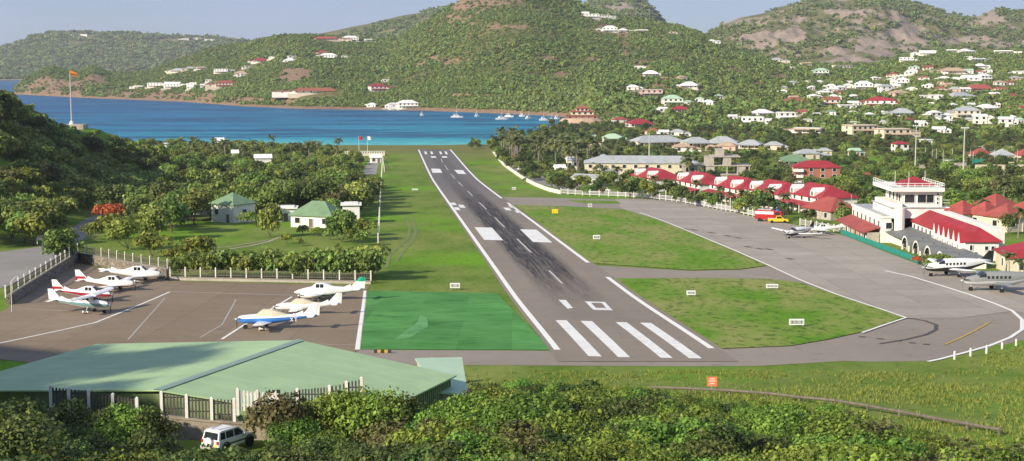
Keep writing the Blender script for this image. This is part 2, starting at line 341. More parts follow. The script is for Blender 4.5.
def asphalt_material(name, base, tint, rubber=False, cracks=True, joints=None):
    m, t, b = _nodes(name); b.inputs['Roughness'].default_value = .85; b.inputs['Specular IOR Level'].default_value = .2
    p = pos(t); n1 = noise(t, .05, 6, .7, p); n2 = noise(t, .5, 5, .7, p); n3 = noise(t, 6, 3, .7, p)
    c = mixc(t, base, tint, ramp(t, n1, .35, .65)); c = mixc(t, c, tuple(x * .72 for x in base), ramp(t, n2, .55, .8)); 
    c = mixc(t, c, tuple(x * 1.25 for x in tint), ramp(t, n3, .62, .9))
    if joints:
        bk = t.nodes.new('ShaderNodeTexBrick'); bk.offset = 0; bk.inputs['Scale'].default_value = 1; bk.inputs['Mortar Size'].default_value = .05; bk.inputs['Brick Width'].default_value = joints[0]; bk.inputs['Row Height'].default_value = joints[1]
        bk.inputs['Color1'].default_value = (1, 1, 1, 1); bk.inputs['Color2'].default_value = (.86, .86, .86, 1); bk.inputs['Mortar'].default_value = (.6, .6, .6, 1); t.links.new(p, bk.inputs['Vector'])
        c = mixc(t, c, bk.outputs[0], 1.0, 'MULTIPLY')
    if rubber:
        uv0 = t.nodes.new('ShaderNodeUVMap'); uv0.uv_map = 'UVMap'; sp0 = t.nodes.new('ShaderNodeSeparateXYZ'); t.links.new(uv0.outputs[0], sp0.inputs[0]); c = mixc(t, c, (.155, .142, .135), ramp(t, sp0.outputs[1], 320, 560))
    if rubber:      # tyre rubber laid down by landings: long streaks either side of the centre line
        uv = t.nodes.new('ShaderNodeUVMap'); uv.uv_map = 'UVMap'; sp = t.nodes.new('ShaderNodeSeparateXYZ'); t.links.new(uv.outputs[0], sp.inputs[0])
        mp = t.nodes.new('ShaderNodeMapping'); mp.inputs['Scale'].default_value = (2.4, .05, 1); t.links.new(uv.outputs[0], mp.inputs[0])
        st = noise(t, 1.0, 6, .7, mp.outputs[0]); mp2 = t.nodes.new('ShaderNodeMapping'); mp2.inputs['Scale'].default_value = (6, .2, 1); t.links.new(uv.outputs[0], mp2.inputs[0]); st2 = noise(t, 1.0, 5, .8, mp2.outputs[0])
        ab = t.nodes.new('ShaderNodeMath'); ab.operation = 'ABSOLUTE'; t.links.new(sp.outputs[0], ab.inputs[0])
        d1 = t.nodes.new('ShaderNodeMath'); d1.operation = 'SUBTRACT'; t.links.new(ab.outputs[0], d1.inputs[0]); d1.inputs[1].default_value = 1.9
        d2 = t.nodes.new('ShaderNodeMath'); d2.operation = 'ABSOLUTE'; t.links.new(d1.outputs[0], d2.inputs[0])
        core = ramp(t, d2.outputs[0], 3.3, 1.2)
        a1 = ramp(t, sp.outputs[1], 205, 275); a2 = ramp(t, sp.outputs[1], 560, 380); al = t.nodes.new('ShaderNodeMath'); al.operation = 'MULTIPLY'; t.links.new(a1, al.inputs[0]); t.links.new(a2, al.inputs[1])
        k = t.nodes.new('ShaderNodeMath'); k.operation = 'MULTIPLY'; t.links.new(core, k.inputs[0]); t.links.new(ramp(t, st, .3, .55), k.inputs[1])
        k2 = t.nodes.new('ShaderNodeMath'); k2.operation = 'MULTIPLY'; t.links.new(k.outputs[0], k2.inputs[0]); t.links.new(ramp(t, st2, .25, .55), k2.inputs[1])
        al2 = t.nodes.new('ShaderNodeMath'); al2.operation = 'MULTIPLY_ADD'; t.links.new(al.outputs[0], al2.inputs[0]); al2.inputs[1].default_value = .72; al2.inputs[2].default_value = .24
        k2b = t.nodes.new('ShaderNodeMath'); k2b.operation = 'MULTIPLY'; t.links.new(k2.outputs[0], k2b.inputs[0]); t.links.new(ramp(t, sp.outputs[1], 175, 235), k2b.inputs[1])
        k3 = t.nodes.new('ShaderNodeMath'); k3.operation = 'MULTIPLY'; t.links.new(k2b.outputs[0], k3.inputs[0]); t.links.new(al2.outputs[0], k3.inputs[1])
        gr = noise(t, 2.2, 4, .8, p); kg = t.nodes.new('ShaderNodeMath'); kg.operation = 'MULTIPLY_ADD'; t.links.new(ramp(t, gr, .38, .6), kg.inputs[0]); kg.inputs[1].default_value = .35; kg.inputs[2].default_value = .72
        k4 = t.nodes.new('ShaderNodeMath'); k4.operation = 'MULTIPLY'; k4.use_clamp = True; t.links.new(k3.outputs[0], k4.inputs[0]); t.links.new(kg.outputs[0], k4.inputs[1]); k5 = t.nodes.new('ShaderNodeMath'); k5.operation = 'MULTIPLY'; k5.use_clamp = True; k5.inputs[1].default_value = 1.7; t.links.new(k4.outputs[0], k5.inputs[0])
        c = mixc(t, c, (.034, .032, .036), k5.outputs[0])
    t.links.new(c, b.inputs['Base Color']); bump(t, b, n3, .25, .02)
asphalt_material('runway_asphalt', (.232, .196, .155), (.270, .230, .184), rubber=True)
asphalt_material('apron_concrete', (.345, .305, .252), (.42, .375, .312), joints=(7.5, 7.5))
asphalt_material('taxiway_asphalt', (.262, .225, .183), (.302, .262, .215))
asphalt_material('parking_asphalt', (.235, .178, .120), (.285, .222, .155), joints=(9.0, 9.0))
asphalt_material('road_asphalt', (.25, .235, .215), (.31, .295, .27))
mat('line_paint', (.80, .79, .74), .6, .12, .9, stain=(.58, .55, .5))
mat('dash_paint', (.52, .50, .47), .7, .25, 1.5, stain=(.28, .26, .25))
mat('edge_paint', (.85, .83, .76), .6, .06, .9)
mat('faded_paint', (.46, .42, .37), .7, .2, .9, stain=(.3, .27, .24))
mat('yellow_paint', (.52, .36, .06), .6, .2, .9, stain=(.3, .24, .14))
def green_area():
    m, t, b = _nodes('green_paint'); b.inputs['Roughness'].default_value = .9; b.inputs['Specular IOR Level'].default_value = .08; p = pos(t)
    bk = t.nodes.new('ShaderNodeTexBrick'); bk.offset = 0; bk.inputs['Scale'].default_value = 1; bk.inputs['Mortar Size'].default_value = .0; bk.inputs['Brick Width'].default_value = 6.5; bk.inputs['Row Height'].default_value = 9
    bk.inputs['Color1'].default_value = (1.08, 1.08, 1.08, 1); bk.inputs['Color2'].default_value = (.76, .8, .8, 1); bk.inputs['Mortar'].default_value = (1.0, 1.0, 1.0, 1); t.links.new(p, bk.inputs['Vector'])
    c = mixc(t, (.075, .245, .058), (.115, .315, .088), ramp(t, noise(t, .16, 5, .7, p), .35, .65)); c = mixc(t, c, (.034, .125, .036), ramp(t, noise(t, .5, 6, .75, pos(t, (.35, 1.3, 1))), .52, .68))
    c = mixc(t, c, (.13, .30, .12), ramp(t, noise(t, .22, 6, .75, p), .60, .74)); t.links.new(mixc(t, c, bk.outputs[0], 1.0, 'MULTIPLY'), b.inputs['Base Color'])
green_area()
mat('worn_green_paint', (.112, .305, .088), .7, .25, .3)
mat('joint_dark', (.09, .08, .075), .9, .2)
mat('grass_path', (.33, .30, .22), .9, .2); mat('mown_track', (.17, .205, .07), .9, .25, .5)
# ------------------------------------------------------------------ ground sheet
ROCKS = [(480,4,30,9),(462,20,16,5),(515,27,22,3),(60,88,50,9),(125,92,40,6),(170,97,50,4),(265,101,64,5),(95,78,20,5),(292,75,16,8),(300,72,10,4),(625,44,7,16),(640,70,8,10),(578,90,14,5),(545,58,12,4),(560,75,10,3),
  (700,75,14,4),(775,78,12,4),(660,88,20,6),(735,70,12,5),(760,84,12,4),(445,60,18,4),(410,66,20,3),(520,84,20,3),(600,28,14,4),(590,60,8,4),(370,70,8,3),(470,95,20,2),(850,62,30,3),
  (778,38,30,12),(880,44,42,12),(908,36,18,16),(835,52,26,6),(995,18,22,8),(960,40,30,5),(760,22,30,4),(850,12,30,5),(1010,45,20,6),(620,8,20,4),(800,20,12,5)]
def rock_mask(x, y, z):
    px, py = proj(x, y, z); r = np.zeros_like(px); wob = fbm(x / 26, y / 26, 4) * 2.4
    for cx, cy, rx, ry in ROCKS:
        d = np.sqrt(((px - cx) / rx) ** 2 + ((py - cy) / ry) ** 2) + wob; r = np.maximum(r, sstep(1.15, .7, d))
    return r
def fan(name, ys, us, xf, zf, mats, matf=None, kind='structure'):
    Yg, Ug = np.meshgrid(ys, us, indexing='ij'); X = xf(Ug, Yg); Z = zf(X, Yg)
    n, k = Yg.shape; idx = np.arange(n * k).reshape(n, k)
    f = np.stack([idx[:-1, :-1], idx[:-1, 1:], idx[1:, 1:], idx[1:, :-1]], -1).reshape(-1, 4)
    co = np.stack([X, Yg, Z], -1).reshape(-1, 3)
    me = np_mesh(name, co, f, mats, smooth=True)
    rk = np.maximum(rock_mask(co[:, 0], np.maximum(co[:, 1], 5), co[:, 2]), (co[:, 2] < 2.6) * 1.6) * (co[:, 1] > 1000)
    a = me.attributes.new('rock', 'FLOAT', 'POINT'); a.data.foreach_set('value', rk.astype(np.float32))
    if name == 'mountain': rk = np.maximum(rk, sstep(.02, .2, fbm(co[:, 0] / 55 + 5, co[:, 1] / 55, 4)) * .75)
    a = me.attributes.get('rock'); a.data.foreach_set('value', rk.astype(np.float32))
    if matf is not None:
        c = co[f].mean(1); me.polygons.foreach_set('material_index', matf(c[:, 0], c[:, 1]).astype(np.int32))
    o = link(name, me); o['kind'] = kind; return o
YR = np.concatenate([np.arange(-80, 95, 2.0), ROWS, np.arange(872, 1100, 6.0), np.arange(1100, 1800, 7.5), np.arange(1800, 2720, 11.0)])
def is_hill(x, y):
    px = 512 + 1446 * x / np.maximum(y, 1); return y > np.interp(px, SHORE[:, 0], SHORE[:, 1]) - 40
ground = fan('ground', YR, np.linspace(-.60, .60, 301), lambda u, y: u * (np.maximum(y, 0) + 170), terrain, ['grass_ground', 'hillside_soil'], lambda x, y: is_hill(x, y))
# ------------------------------------------------------------------ hills farther off
def hill_zf(crest, Yb, Yc, zb, amp, cols):
    c = np.array(crest, float)
    def f(x, y):
        px = 512 + 1446 * x / y; cy = np.interp(px, c[:, 0], c[:, 1]); zc = ZC + (HOR - cy) / F * Yc * 1.006
        t = (y - Yb) / (Yc - Yb); tt = np.clip(t, 0, 1)
        z = zb + (zc - zb) * tt ** .9 + fbm(x / cols, y / cols, 5) * amp * np.clip(tt * 3, 0, 1) * np.clip((1 - tt) * 3, .02, 1)
        rg = 1 - np.abs(fbm(x / 60, y / 60, 4)) * 4; z = z + (rg - .6) * (amp * .16) * np.clip(tt * 3, 0, 1) * np.clip((1 - tt) * 4, .05, 1)
        return np.maximum(np.where(t > 1, z - (t - 1) * (Yc - Yb) * .4, z), -6)
    return f
HILLS = [('mountain', [(560,30),(640,42),(690,45),(705,36),(720,26),(740,18),(760,15),(780,9),(800,4),(830,-2),(860,-6),(885,-4),(905,2),(925,8),(945,14),(965,19),(978,17),(990,11),(1000,10),(1012,12),(1024,13),(1060,10),(1200,20)], 1960, 2900, 10, 75, 190, 520, 1320),
 ('peak', [(540,40),(575,20),(585,5),(598,-1),(615,-4),(632,-3),(645,4),(655,14),(668,28),(700,45)], 2500, 3500, 10, 60, 260, 520, 720),
 ('ridge', [(180,80),(260,55),(280,44),(300,38),(340,30),(370,24),(400,17),(430,12),(460,6),(500,0),(560,10)], 2700, 3600, 5, 50, 300, 150, 600),
 ('far_headland', [(-300,60),(-100,56),(-30,52),(0,48),(15,45),(30,38),(50,34),(75,33),(110,34),(140,34.5),(160,37),(185,37.5),(215,38),(235,41),(250,43),(270,50),(330,60)], 4300, 5200, 1, 70, 330, -320, 340)]
for nm, cr, yb, yc, zb, amp, cs, p0, p1 in HILLS:
    fan(nm, np.linspace(yb, yc + 300, 170), np.linspace(U(p0), U(p1), int((p1 - p0) / 2)), lambda u, y: u * y, hill_zf(cr, yb, yc, zb, amp, cs), 'mountain_soil')
# ------------------------------------------------------------------ sea
_sy = np.concatenate([np.linspace(780, 1700, 24), np.geomspace(1800, 8800, 12)])
fan('sea', _sy, np.linspace(-.6, .6, 25), lambda u, y: u * (y + 900), lambda x, y: 0 * x, 'sea_water')
# ------------------------------------------------------------------ airfield pavements
LE = [(419.5, 153), (426, 167), (433.6, 180), (440.7, 190.5), (461.7, 220), (489, 260), (517, 300), (555.5, 351)]
RE = [(452.8, 152.5), (464.5, 167), (478, 180), (491, 190), (531, 220), (588, 263), (637, 300), (711, 349)]
_l = [P(*q) for q in LE]; _r = [P(*q) for q in RE]
fl = np.polyfit([p.y for p in _l], [p.x for p in _l], 1); fr = np.polyfit([p.y for p in _r], [p.x for p in _r], 1)
YN, YF = 155.5, 800.0
def ex(side, y, off=0): return float(np.polyval(fl if side < 0 else fr, y)) + side * off
print('runway width', ex(1, 200) - ex(-1, 200), ex(1, 700) - ex(-1, 700))
ruv = lambda x, y: (x - (ex(1, y) + ex(-1, y)) / 2, y)
px_sheet('taxiway', [(360, 349.5), (400, 350.2), (552, 351), (615, 278), (585, 265), (640, 268), (690, 271), (740, 270), (800, 262), (930, 296), (1000, 300), (1070, 306), (1075, 330), (1024, 340), (1000, 346), (950, 355.5), (925, 361), (870, 362), (845, 361), (760, 366), (700, 366.5), (600, 366), (470, 365), (410, 372), (330, 372)], .02, 'taxiway_asphalt')
px_sheet('taxiway_link', [(500, 197), (560, 198), (618, 199.5), (650, 201), (640, 210), (560, 206), (512, 205)], .02, 'taxiway_asphalt')
px_sheet('apron', [(615, 199), (642, 198.5), (672, 201.5), (700, 206.5), (735, 213), (762, 219), (800, 226), (845, 236), (890, 254), (937, 271), (960, 270), (1060, 290), (1060, 322), (1015, 311), (960, 318), (906, 318.5), (835, 294), (768, 266), (700, 236.5), (655, 219), (622, 209)], .05, 'apron_concrete')
runway = sheet('runway', [(ex(-1, YN, .9), YN), (ex(1, YN, .9), YN), (ex(1, YF, .9), YF), (ex(-1, YF, .9), YF)], .07, 'runway_asphalt', uv=ruv)
px_sheet('parking_apron', [(-60, 352), (-20, 322), (8, 308), (40, 286), (78, 263), (115, 271), (172, 281), (370, 286), (366.5, 291), (358.5, 351), (300, 372), (100, 372)], .04, 'parking_asphalt')
px_sheet('access_road', [(-70, 262), (-20, 254), (0, 252), (38, 247), (60, 238), (72, 226), (90, 217), (110, 207), (128, 198), (150, 186), (158, 188), (140, 200), (120, 210), (98, 220), (82, 241), (69, 251), (40, 271), (25, 281), (4, 287), (-30, 300), (-60, 302)], .03, 'road_asphalt')
px_sheet('beach_lane', [(356, 185), (366, 166), (369, 160), (380, 160), (377, 170), (374, 188)], .03, 'road_asphalt')
px_sheet('shop_road', [(492, 152), (497, 150.5), (520, 160), (545, 174), (600, 190), (760, 208), (758, 216), (640, 196.5), (572, 192), (530, 181), (505, 166)], .03, 'road_asphalt')
px_sheet('infield_lawn', [(514.5, 205.2), (560, 206.5), (622, 209.5), (655, 219.5), (700, 237), (766, 266), (740, 269.5), (690, 270.5), (640, 267), (592, 263.5)], .11, 'infield_grass')
px_sheet('infield_lawn', [(616, 279), (700, 278.6), (770, 279.5), (800, 283), (835, 295), (880, 310), (904, 318.2), (885, 324.5), (862, 332.5), (828, 340), (790, 346.5), (722, 349.3)], .11, 'infield_grass')
px_sheet('link_lawn', [(566, 200), (616, 201.2), (622, 203.6), (585, 203.6)], .06, 'infield_grass')
gp = px_sheet('painted_safety_area', [(366.5, 291), (497.5, 293.5), (551.5, 350.3), (359.5, 349.8)], .06, 'green_paint')
px_sheet('worn_patch', [(402, 334), (418, 322), (420, 315), (427, 318), (428, 327), (410, 338), (394, 340)], .012 + .06, 'worn_green_paint', gp)
# painted markings
edge = lambda s, y0, y1, wd=.75: sheet('edge_line', [(ex(s, y0, -wd / 2), y0), (ex(s, y0, wd / 2), y0), (ex(s, y1, wd / 2), y1), (ex(s, y1, -wd / 2), y1)], .095, 'edge_paint', runway)
yy = lambda px, py: P(px, py).y
edge(-1, yy(556, 350.5), 796); edge(1, yy(711, 349), yy(605, 277.5)); edge(1, yy(588.5, 263), yy(507, 203)); edge(1, yy(502, 198.5), 798)
for q in ([(555.5, 320.8), (566.6, 321), (601.7, 357.3), (588.5, 357)], [(580.5, 321.5), (592, 321.8), (630, 358), (618, 357.8)], [(615.6, 322.8), (626.7, 323), (672.9, 358.8), (660.7, 358.5)], [(640, 323.3), (651, 323.6), (702, 359.2), (689, 359)]): px_sheet('threshold_stripe', q, .095, 'line_paint', runway)
px_sheet('digit_one', [(558.3, 300.3), (566, 300.6), (572.9, 308.6), (567.6, 309.3)], .095, 'line_paint', runway)
for q in ([(584.3, 302), (604.8, 302.6), (606, 303.7), (586.2, 303.2)], [(591.3, 308.4), (610.6, 308.8), (613.1, 311), (593.7, 310.5)], [(586.2, 303.2), (590.9, 303.3), (596, 308.5), (591.3, 308.4)], [(601.6, 303.6), (606, 303.7), (610.6, 308.8), (606.2, 308.7)]): px_sheet('digit_zero_stroke', q, .095, 'line_paint', runway)
for q in ([(474.5, 227.6), (492, 228), (503.3, 240.8), (484, 240.2)], [(520, 229.6), (536.5, 230), (552.3, 243), (533, 242.4)], [(431, 168.8), (440, 169), (442.3, 173), (432.6, 173)], [(454.2, 170), (463, 170.4), (466.3, 174.3), (458, 174)]): px_sheet('aiming_point', q, .095, 'line_paint', runway)
for q in ([(449.6, 203), (455, 203), (457, 205.4), (451.3, 205.4)], [(458, 205), (463.4, 205.2), (465.8, 208), (460.3, 208)], [(454, 207.6), (458.5, 207.6), (460.6, 210.4), (455.6, 210.4)], [(503.2, 207.8), (508.6, 208), (511.8, 210.8), (506, 210.5)], [(508, 205.4), (512.6, 205.6), (516, 208), (510.8, 208)], [(514, 210.8), (519, 211), (522, 213.4), (517, 213.2)]): px_sheet('touchdown_mark', q, .095, 'line_paint', runway)
for x0, x1 in ((424.2, 427), (430.2, 433), (439, 442), (444.4, 447.6)): px_sheet('threshold_stripe', [(x0, 151.6), (x0 + 2, 151.6), (x1 + .3, 154.4), (x1 - 1.9, 154.4)], .095, 'line_paint', runway)
for x0 in (430.5, 441.5): px_sheet('far_digit', [(x0, 156.4), (x0 + 5, 156.4), (x0 + 6, 157.9), (x0 + 1, 157.9)], .095, 'line_paint', runway)
for a, b_ in (((441, 159), (442.6, 162.5)), ((444.6, 165.5), (448.3, 170.6)), ((451, 174.2), (455, 178.8)), ((458.6, 182.3), (462.8, 186.6)), ((467.6, 191.2), (472.6, 196)), ((479, 202.6), (486.4, 209.6)), ((494.6, 217.6), (504.6, 227.6)), ((517, 239.2), (531.2, 253)), ((549, 271), (562.3, 284))): px_line('centre_dash', [a, b_], .36, .095, 'dash_paint', runway)
px_line('apron_edge_line', [(640, 213), (668, 223), (700, 236.4), (735, 251), (768, 265.6), (800, 280.5), (835, 294.4), (880, 309.5), (906, 318.4), (885, 325.5), (862, 333.6)], .4, .135, 'edge_paint')
px_line('stand_line', [(885, 271), (912, 277), (940, 285.5), (970, 295), (995, 304), (1012, 311), (1022, 320), (1022, 330), (1010, 338), (990, 346), (965, 353), (940, 359.5), (928, 362)], .5, .075, 'edge_paint')
px_line('stand_line', [(885, 271), (926, 272.5)], .3, .075, 'faded_paint')
px_line('taxi_guide_line', [(990, 322.5), (975, 331), (958, 339.5), (945, 345)], .3, .075, 'yellow_paint')
px_line('taxi_guide_line', [(862, 336), (880, 338), (910, 341.5), (945, 345.5), (985, 350)], .18, .06, 'faded_paint')
for q in ((862, 337), (880, 339), (898, 341), (912, 343), (926, 344.5)): px_line('hold_mark', [(q[0] - 3, q[1]), (q[0] + 3.5, q[1] + .6)], .5, .07, 'joint_dark')
px_line('turning_tyre_mark', [(905, 318), (925, 321), (936, 325), (936, 330), (926, 335), (905, 340), (880, 344)], .5, .064, 'joint_dark')
px_line('hold_line', [(717, 274), (740, 275.3), (778, 279)], .45, .06, 'faded_paint')
for q in [(670, 231.5), (685, 229), (694, 230), (712, 233), (728, 236), (738, 238), (748, 247), (760, 249), (769, 249.5), (790, 259)]: px_line('oil_stain', [(q[0] - 3.5, q[1] - .6), (q[0] + 3.5, q[1] + .7)], 1.1, .056, 'joint_dark')
LN = [[(-20, 348), (0, 343.5), (50, 333), (95, 323), (135, 307), (170, 292)], [(170, 292), (240, 294), (310, 296)], [(222, 339.5), (243, 326), (268, 311), (292, 297)], [(365.6, 291), (357.5, 350)], [(25, 309.5), (68, 311)]]
for i, q in enumerate(LN): px_line('parking_line', q, .34 if i != 3 else .6, .06, 'edge_paint' if i in (0, 2, 3) else 'faded_paint')
for q in ([(236, 300), (222, 325), (200, 338)], [(165, 298), (128, 340)], [(305, 344), (362, 345.5)]): px_line('parking_joint', q, .18, .055, 'faded_paint')
px_line('garden_drive', [(205, 254), (225, 250), (250, 246), (268, 242), (280, 237)], 1.0, .05, 'grass_path')
px_line('garden_drive', [(208, 249), (228, 247), (252, 243), (268, 240)], .7, .05, 'grass_path')
for q in ([(386, 268), (390, 255), (400, 246), (408, 238), (410, 228), (405, 216)], [(396, 262), (404, 250), (412, 242), (416, 232), (412, 216)]): px_line('mowing_track', q, .6, .04, 'mown_track')
# ------------------------------------------------------------------ object materials
mat('white_wall', (.78, .76, .71), .7, .07, .6, stain=(.62, .59, .53))
mat('cream_wall', (.66, .58, .44), .75, .10, .6, stain=(.5, .44, .34))
mat('pink_wall', (.60, .42, .34), .75, .10, .6)
mat('raw_concrete', (.42, .38, .33), .85, .2, .7, stain=(.22, .2, .18), bmp=.2)
mat('brick_red_wall', (.33, .13, .09), .8, .2, .8)
mat('red_roof', (.33, .030, .040), .6, .2, .35, stain=(.25, .045, .045))
mat('faded_red_roof', (.33, .072, .058), .65, .22, .4, stain=(.26, .10, .08))
mat('rust_roof', (.30, .105, .055), .7, .2, .5, stain=(.22, .10, .06))
mat('white_roof', (.80, .79, .75), .55, .08, .5)
mat('grey_roof', (.40, .42, .42), .55, .14, .5, stain=(.30, .31, .30))
mat('dark_grey_roof', (.16, .17, .165), .6, .15, .5)
mat('green_roof', (.175, .275, .155), .6, .15, .4, stain=(.14, .22, .13))
mat('pale_green_roof', (.42, .58, .40), .5, .08, .35)
mat('tan_roof', (.46, .33, .23), .7, .18, .5)
mat('hangar_roof', (.355, .50, .265), .55, .11, .25, stain=(.32, .45, .25))
mat('ridge_metal', (.23, .33, .27), .5, .1, .5)
mat('hangar_wall', (.20, .27, .13), .6, .2, .8)
mat('dark_glass', (.02, .025, .03), .12, .3, 1, spec=.6)
mat('shutter_wood', (.16, .12, .09), .6, .2)
mat('white_metal', (.80, .80, .78), .4, .04, 2)
mat('grey_metal', (.42, .43, .43), .45, .1, 2, metal=.4)
mat('dark_metal', (.045, .045, .05), .5, .2, 2)
mat('orange_paint', (.75, .22, .03), .5, .15)
mat('pole_grey', (.50, .48, .44), .55, .12, 2)
mat('old_wood', (.165, .14, .115), .85, .3, 2, stain=(.09, .07, .055), bmp=.4)
mat('grey_picket', (.085, .078, .07), .85, .35, 2, bmp=.3)
mat('post_white', (.74, .72, .66), .7, .1, 2, stain=(.52, .5, .45))
mat('stone_block', (.34, .30, .25), .9, .25, 1.2, stain=(.22, .19, .16), bmp=.5)
mat('mortar', (.24, .215, .18), .95, .2, 2)
mat('stained_concrete', (.34, .29, .22), .9, .22, .9, stain=(.17, .14, .11), bmp=.3)
mat('bark', (.13, .10, .075), .9, .3, 3, bmp=.5)
mat('palm_bark', (.26, .22, .18), .9, .25, 3, bmp=.4)
mat('tyre', (.02, .02, .02), .85, .2)
mat('cloth_cream', (.70, .62, .48), .8, .08)
mat('sign_orange', (.85, .20, .10), .5, .08); mat('sign_yellow', (.85, .62, .02), .5, .05)
mat('lamp_red', (.45, .02, .02), .3, .1, spec=.5)
mat('teal_panel', (.02, .24, .19), .6, .15)
for n_, c_ in (('white', (.80, .80, .79)), ('silver', (.50, .51, .52)), ('black', (.02, .02, .022)), ('blue', (.03, .10, .30)), ('red', (.42, .02, .02)), ('yellow', (.85, .55, .02)), ('sky', (.05, .22, .62)), ('green', (.02, .34, .22)), ('grey', (.24, .25, .245)), ('burgundy', (.32, .015, .035)), ('stripe', (.16, .30, .33))):
    mat('paint_' + n_, c_, .28, .04, 1, spec=.5)
leafmat('leaf_wood', (.055, .095, .012), (.33, .445, .080), .10)
leafmat('leaf_dark', (.030, .052, .011), (.145, .21, .046), .10)  # dark foliage; shade of the lower left corner is put into it too
leafmat('leaf_bright', (.085, .13, .012), (.28, .33, .045), .08)
leafmat('leaf_olive', (.062, .064, .018), (.27, .26, .085), .10)
leafmat('leaf_bush', (.045, .095, .008), (.275, .425, .050), .11)
leafmat('leaf_flame', (.24, .05, .012), (.78, .22, .035), .04)
leafmat('leaf_palm', (.06, .08, .02), (.20, .23, .08), .08)
leafmat('leaf_scrub', (.085, .145, .026), (.235, .345, .072), .11, patch=.5)
leafmat('leaf_far', (.115, .175, .055), (.255, .345, .105), .12, patch=.5)
leafmat('grass_blade', (.12, .175, .018), (.36, .40, .075), .05)
# ------------------------------------------------------------------ plants
def quads(c, nrm, size, rs, aspect=1.0, upbias=0):
    """one leaf quad per row of c, facing nrm with jitter"""
    n = len(c); nrm = nrm + rs.randn(n, 3) * .55; nrm[:, 2] += upbias; nrm /= np.linalg.norm(nrm, axis=1, keepdims=True) + 1e-9
    r = rs.randn(n, 3); u = np.cross(nrm, r); u /= np.linalg.norm(u, axis=1, keepdims=True) + 1e-9; v = np.cross(nrm, u)
    s = (size * (.5 + 1.15 * rs.rand(n) ** 2))[:, None]
    a = u * s * .5 * aspect; b = v * s * .5
    V = np.stack([c - a - b * .35, c + a * .2 - b, c + a + b * .35, c - a * .2 + b], 1).reshape(-1, 3)
    return V
def leaf_cloud(blobs, per, size, rs, shell=.28, squash=1.0):
    """leaves over a set of (x,y,z,r) lumps; returns verts and a lightness per vertex"""
    C, N, T = [], [], []
    for x, y, z, r in blobs:
        k = max(6, int(per * r * r)); d = rs.randn(k, 3); d /= np.linalg.norm(d, axis=1, keepdims=True)
        d[:, 2] = np.where(d[:, 2] < -.45, -d[:, 2], d[:, 2]); rad = r * (1 - shell * rs.rand(k) ** 1.5 + .10 * rs.randn(k))
        p = d * rad[:, None]; p[:, 2] *= squash
        C.append(p + np.array([x, y, z])); N.append(d); T.append(np.clip(.5 + .22 * rs.randn(k) + .18 * rs.randn(), 0, 1))
    C = np.concatenate(C); N = np.concatenate(N); T = np.concatenate(T)
    return quads(C, N, size, rs, 1.0, .25), np.repeat(T, 4)
def quad_faces(nv): return np.arange(nv, dtype=np.int32).reshape(-1, 4)
def crown_mesh(name, h, rx, trunk_h, per, size, m, seed, flat=.75, lumps=16):
    rs = np.random.RandomState(seed); B = []
    cz = trunk_h + (h - trunk_h) * .5; rz_ = (h - trunk_h) * .5
    for i in range(lumps):
        a = rs.rand() * 6.283; q = rs.rand() ** .5; el = rs.uniform(-.5, 1)
        r = rx * rs.uniform(.26, .46)
        B.append((math.cos(a) * q * (rx - r * .6) * math.cos(el * .9), math.sin(a) * q * (rx - r * .6) * math.cos(el * .9), cz + rz_ * (el * .62) * flat, r))
    B.append((0, 0, cz, rx * .5))
    V, T = leaf_cloud(B, per, size, rs, squash=.82)
    V[:, 2] = np.maximum(V[:, 2], .12)
    return np_mesh(name, V, quad_faces(len(V)), m, T), B
def trunk_mesh(name, h, r, blobs, rs, m='bark'):
    mb = MB(); p = Vector((0, 0, -1.2)); rr = r * 1.25
    for i in range(3):
        q = Vector((rs.randn() * r * .7, rs.randn() * r * .7, h * (i + 1) / 3)); mb.tube(p, q, rr, rr * .8, 7, cap=False); p, rr = q, rr * .8
    for b in blobs[:6]:
        mid = (p + Vector(b[:3])) / 2 + Vector((rs.randn() * .2, rs.randn() * .2, -.2)); mb.tube(p, mid, rr * .6, rr * .4, 5, cap=False); mb.tube(mid, b[:3], rr * .4, rr * .15, 5, cap=False)
    return mb.mesh(name, m, True)
TREES = {}
def tree_kind(key, n, h, rx, trunk_h, per, size, m, flat=.75, lumps=16, r=.22, bark='bark'):
    L_ = []
    for i in range(n):
        sd = sum(map(ord, key)) * 7 + i * 13; rs = np.random.RandomState(sd)
        c, B = crown_mesh(key + '_crown', h * rs.uniform(.88, 1.12), rx * rs.uniform(.88, 1.12), trunk_h, per, size, m, sd, flat, lumps)
        L_.append((c, trunk_mesh(key + '_trunk', trunk_h * 1.15, r, B, rs, bark)))
    TREES[key] = L_
tree_kind('broad', 6, 7.6, 4.8, .5, 30, .60, 'leaf_wood', .95, lumps=24)
tree_kind('dark', 4, 8.0, 4.3, .5, 28, .60, 'leaf_dark', .95, lumps=22)
tree_kind('bright', 4, 6.6, 4.6, .4, 30, .58, 'leaf_bright', .95, lumps=22)
tree_kind('olive', 3, 6.5, 3.6, 1.0, 26, .55, 'leaf_olive', lumps=16)
tree_kind('flame', 1, 5.6, 4.4, 2.4, 30, .50, 'leaf_flame', .55, 18)
tree_kind('shrub', 4, 2.6, 1.8, .2, 95, .30, 'leaf_wood', .9, 12, .06)
tree_kind('brightshrub', 3, 2.6, 1.9, .1, 95, .30, 'leaf_bright', .9, 14, .06)
tree_kind('dense', 2, 2.6, 1.75, .0, 150, .27, 'leaf_wood', 1.2, 26, .05)
tree_kind('thicket', 6, 2.5, 2.3, .15, 250, .155, 'leaf_bush', .9, 16, .05)
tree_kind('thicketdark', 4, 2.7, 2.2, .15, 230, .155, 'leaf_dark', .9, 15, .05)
tree_kind('thicketolive', 3, 2.4, 2.0, .15, 200, .175, 'leaf_olive', .9, 14, .05)
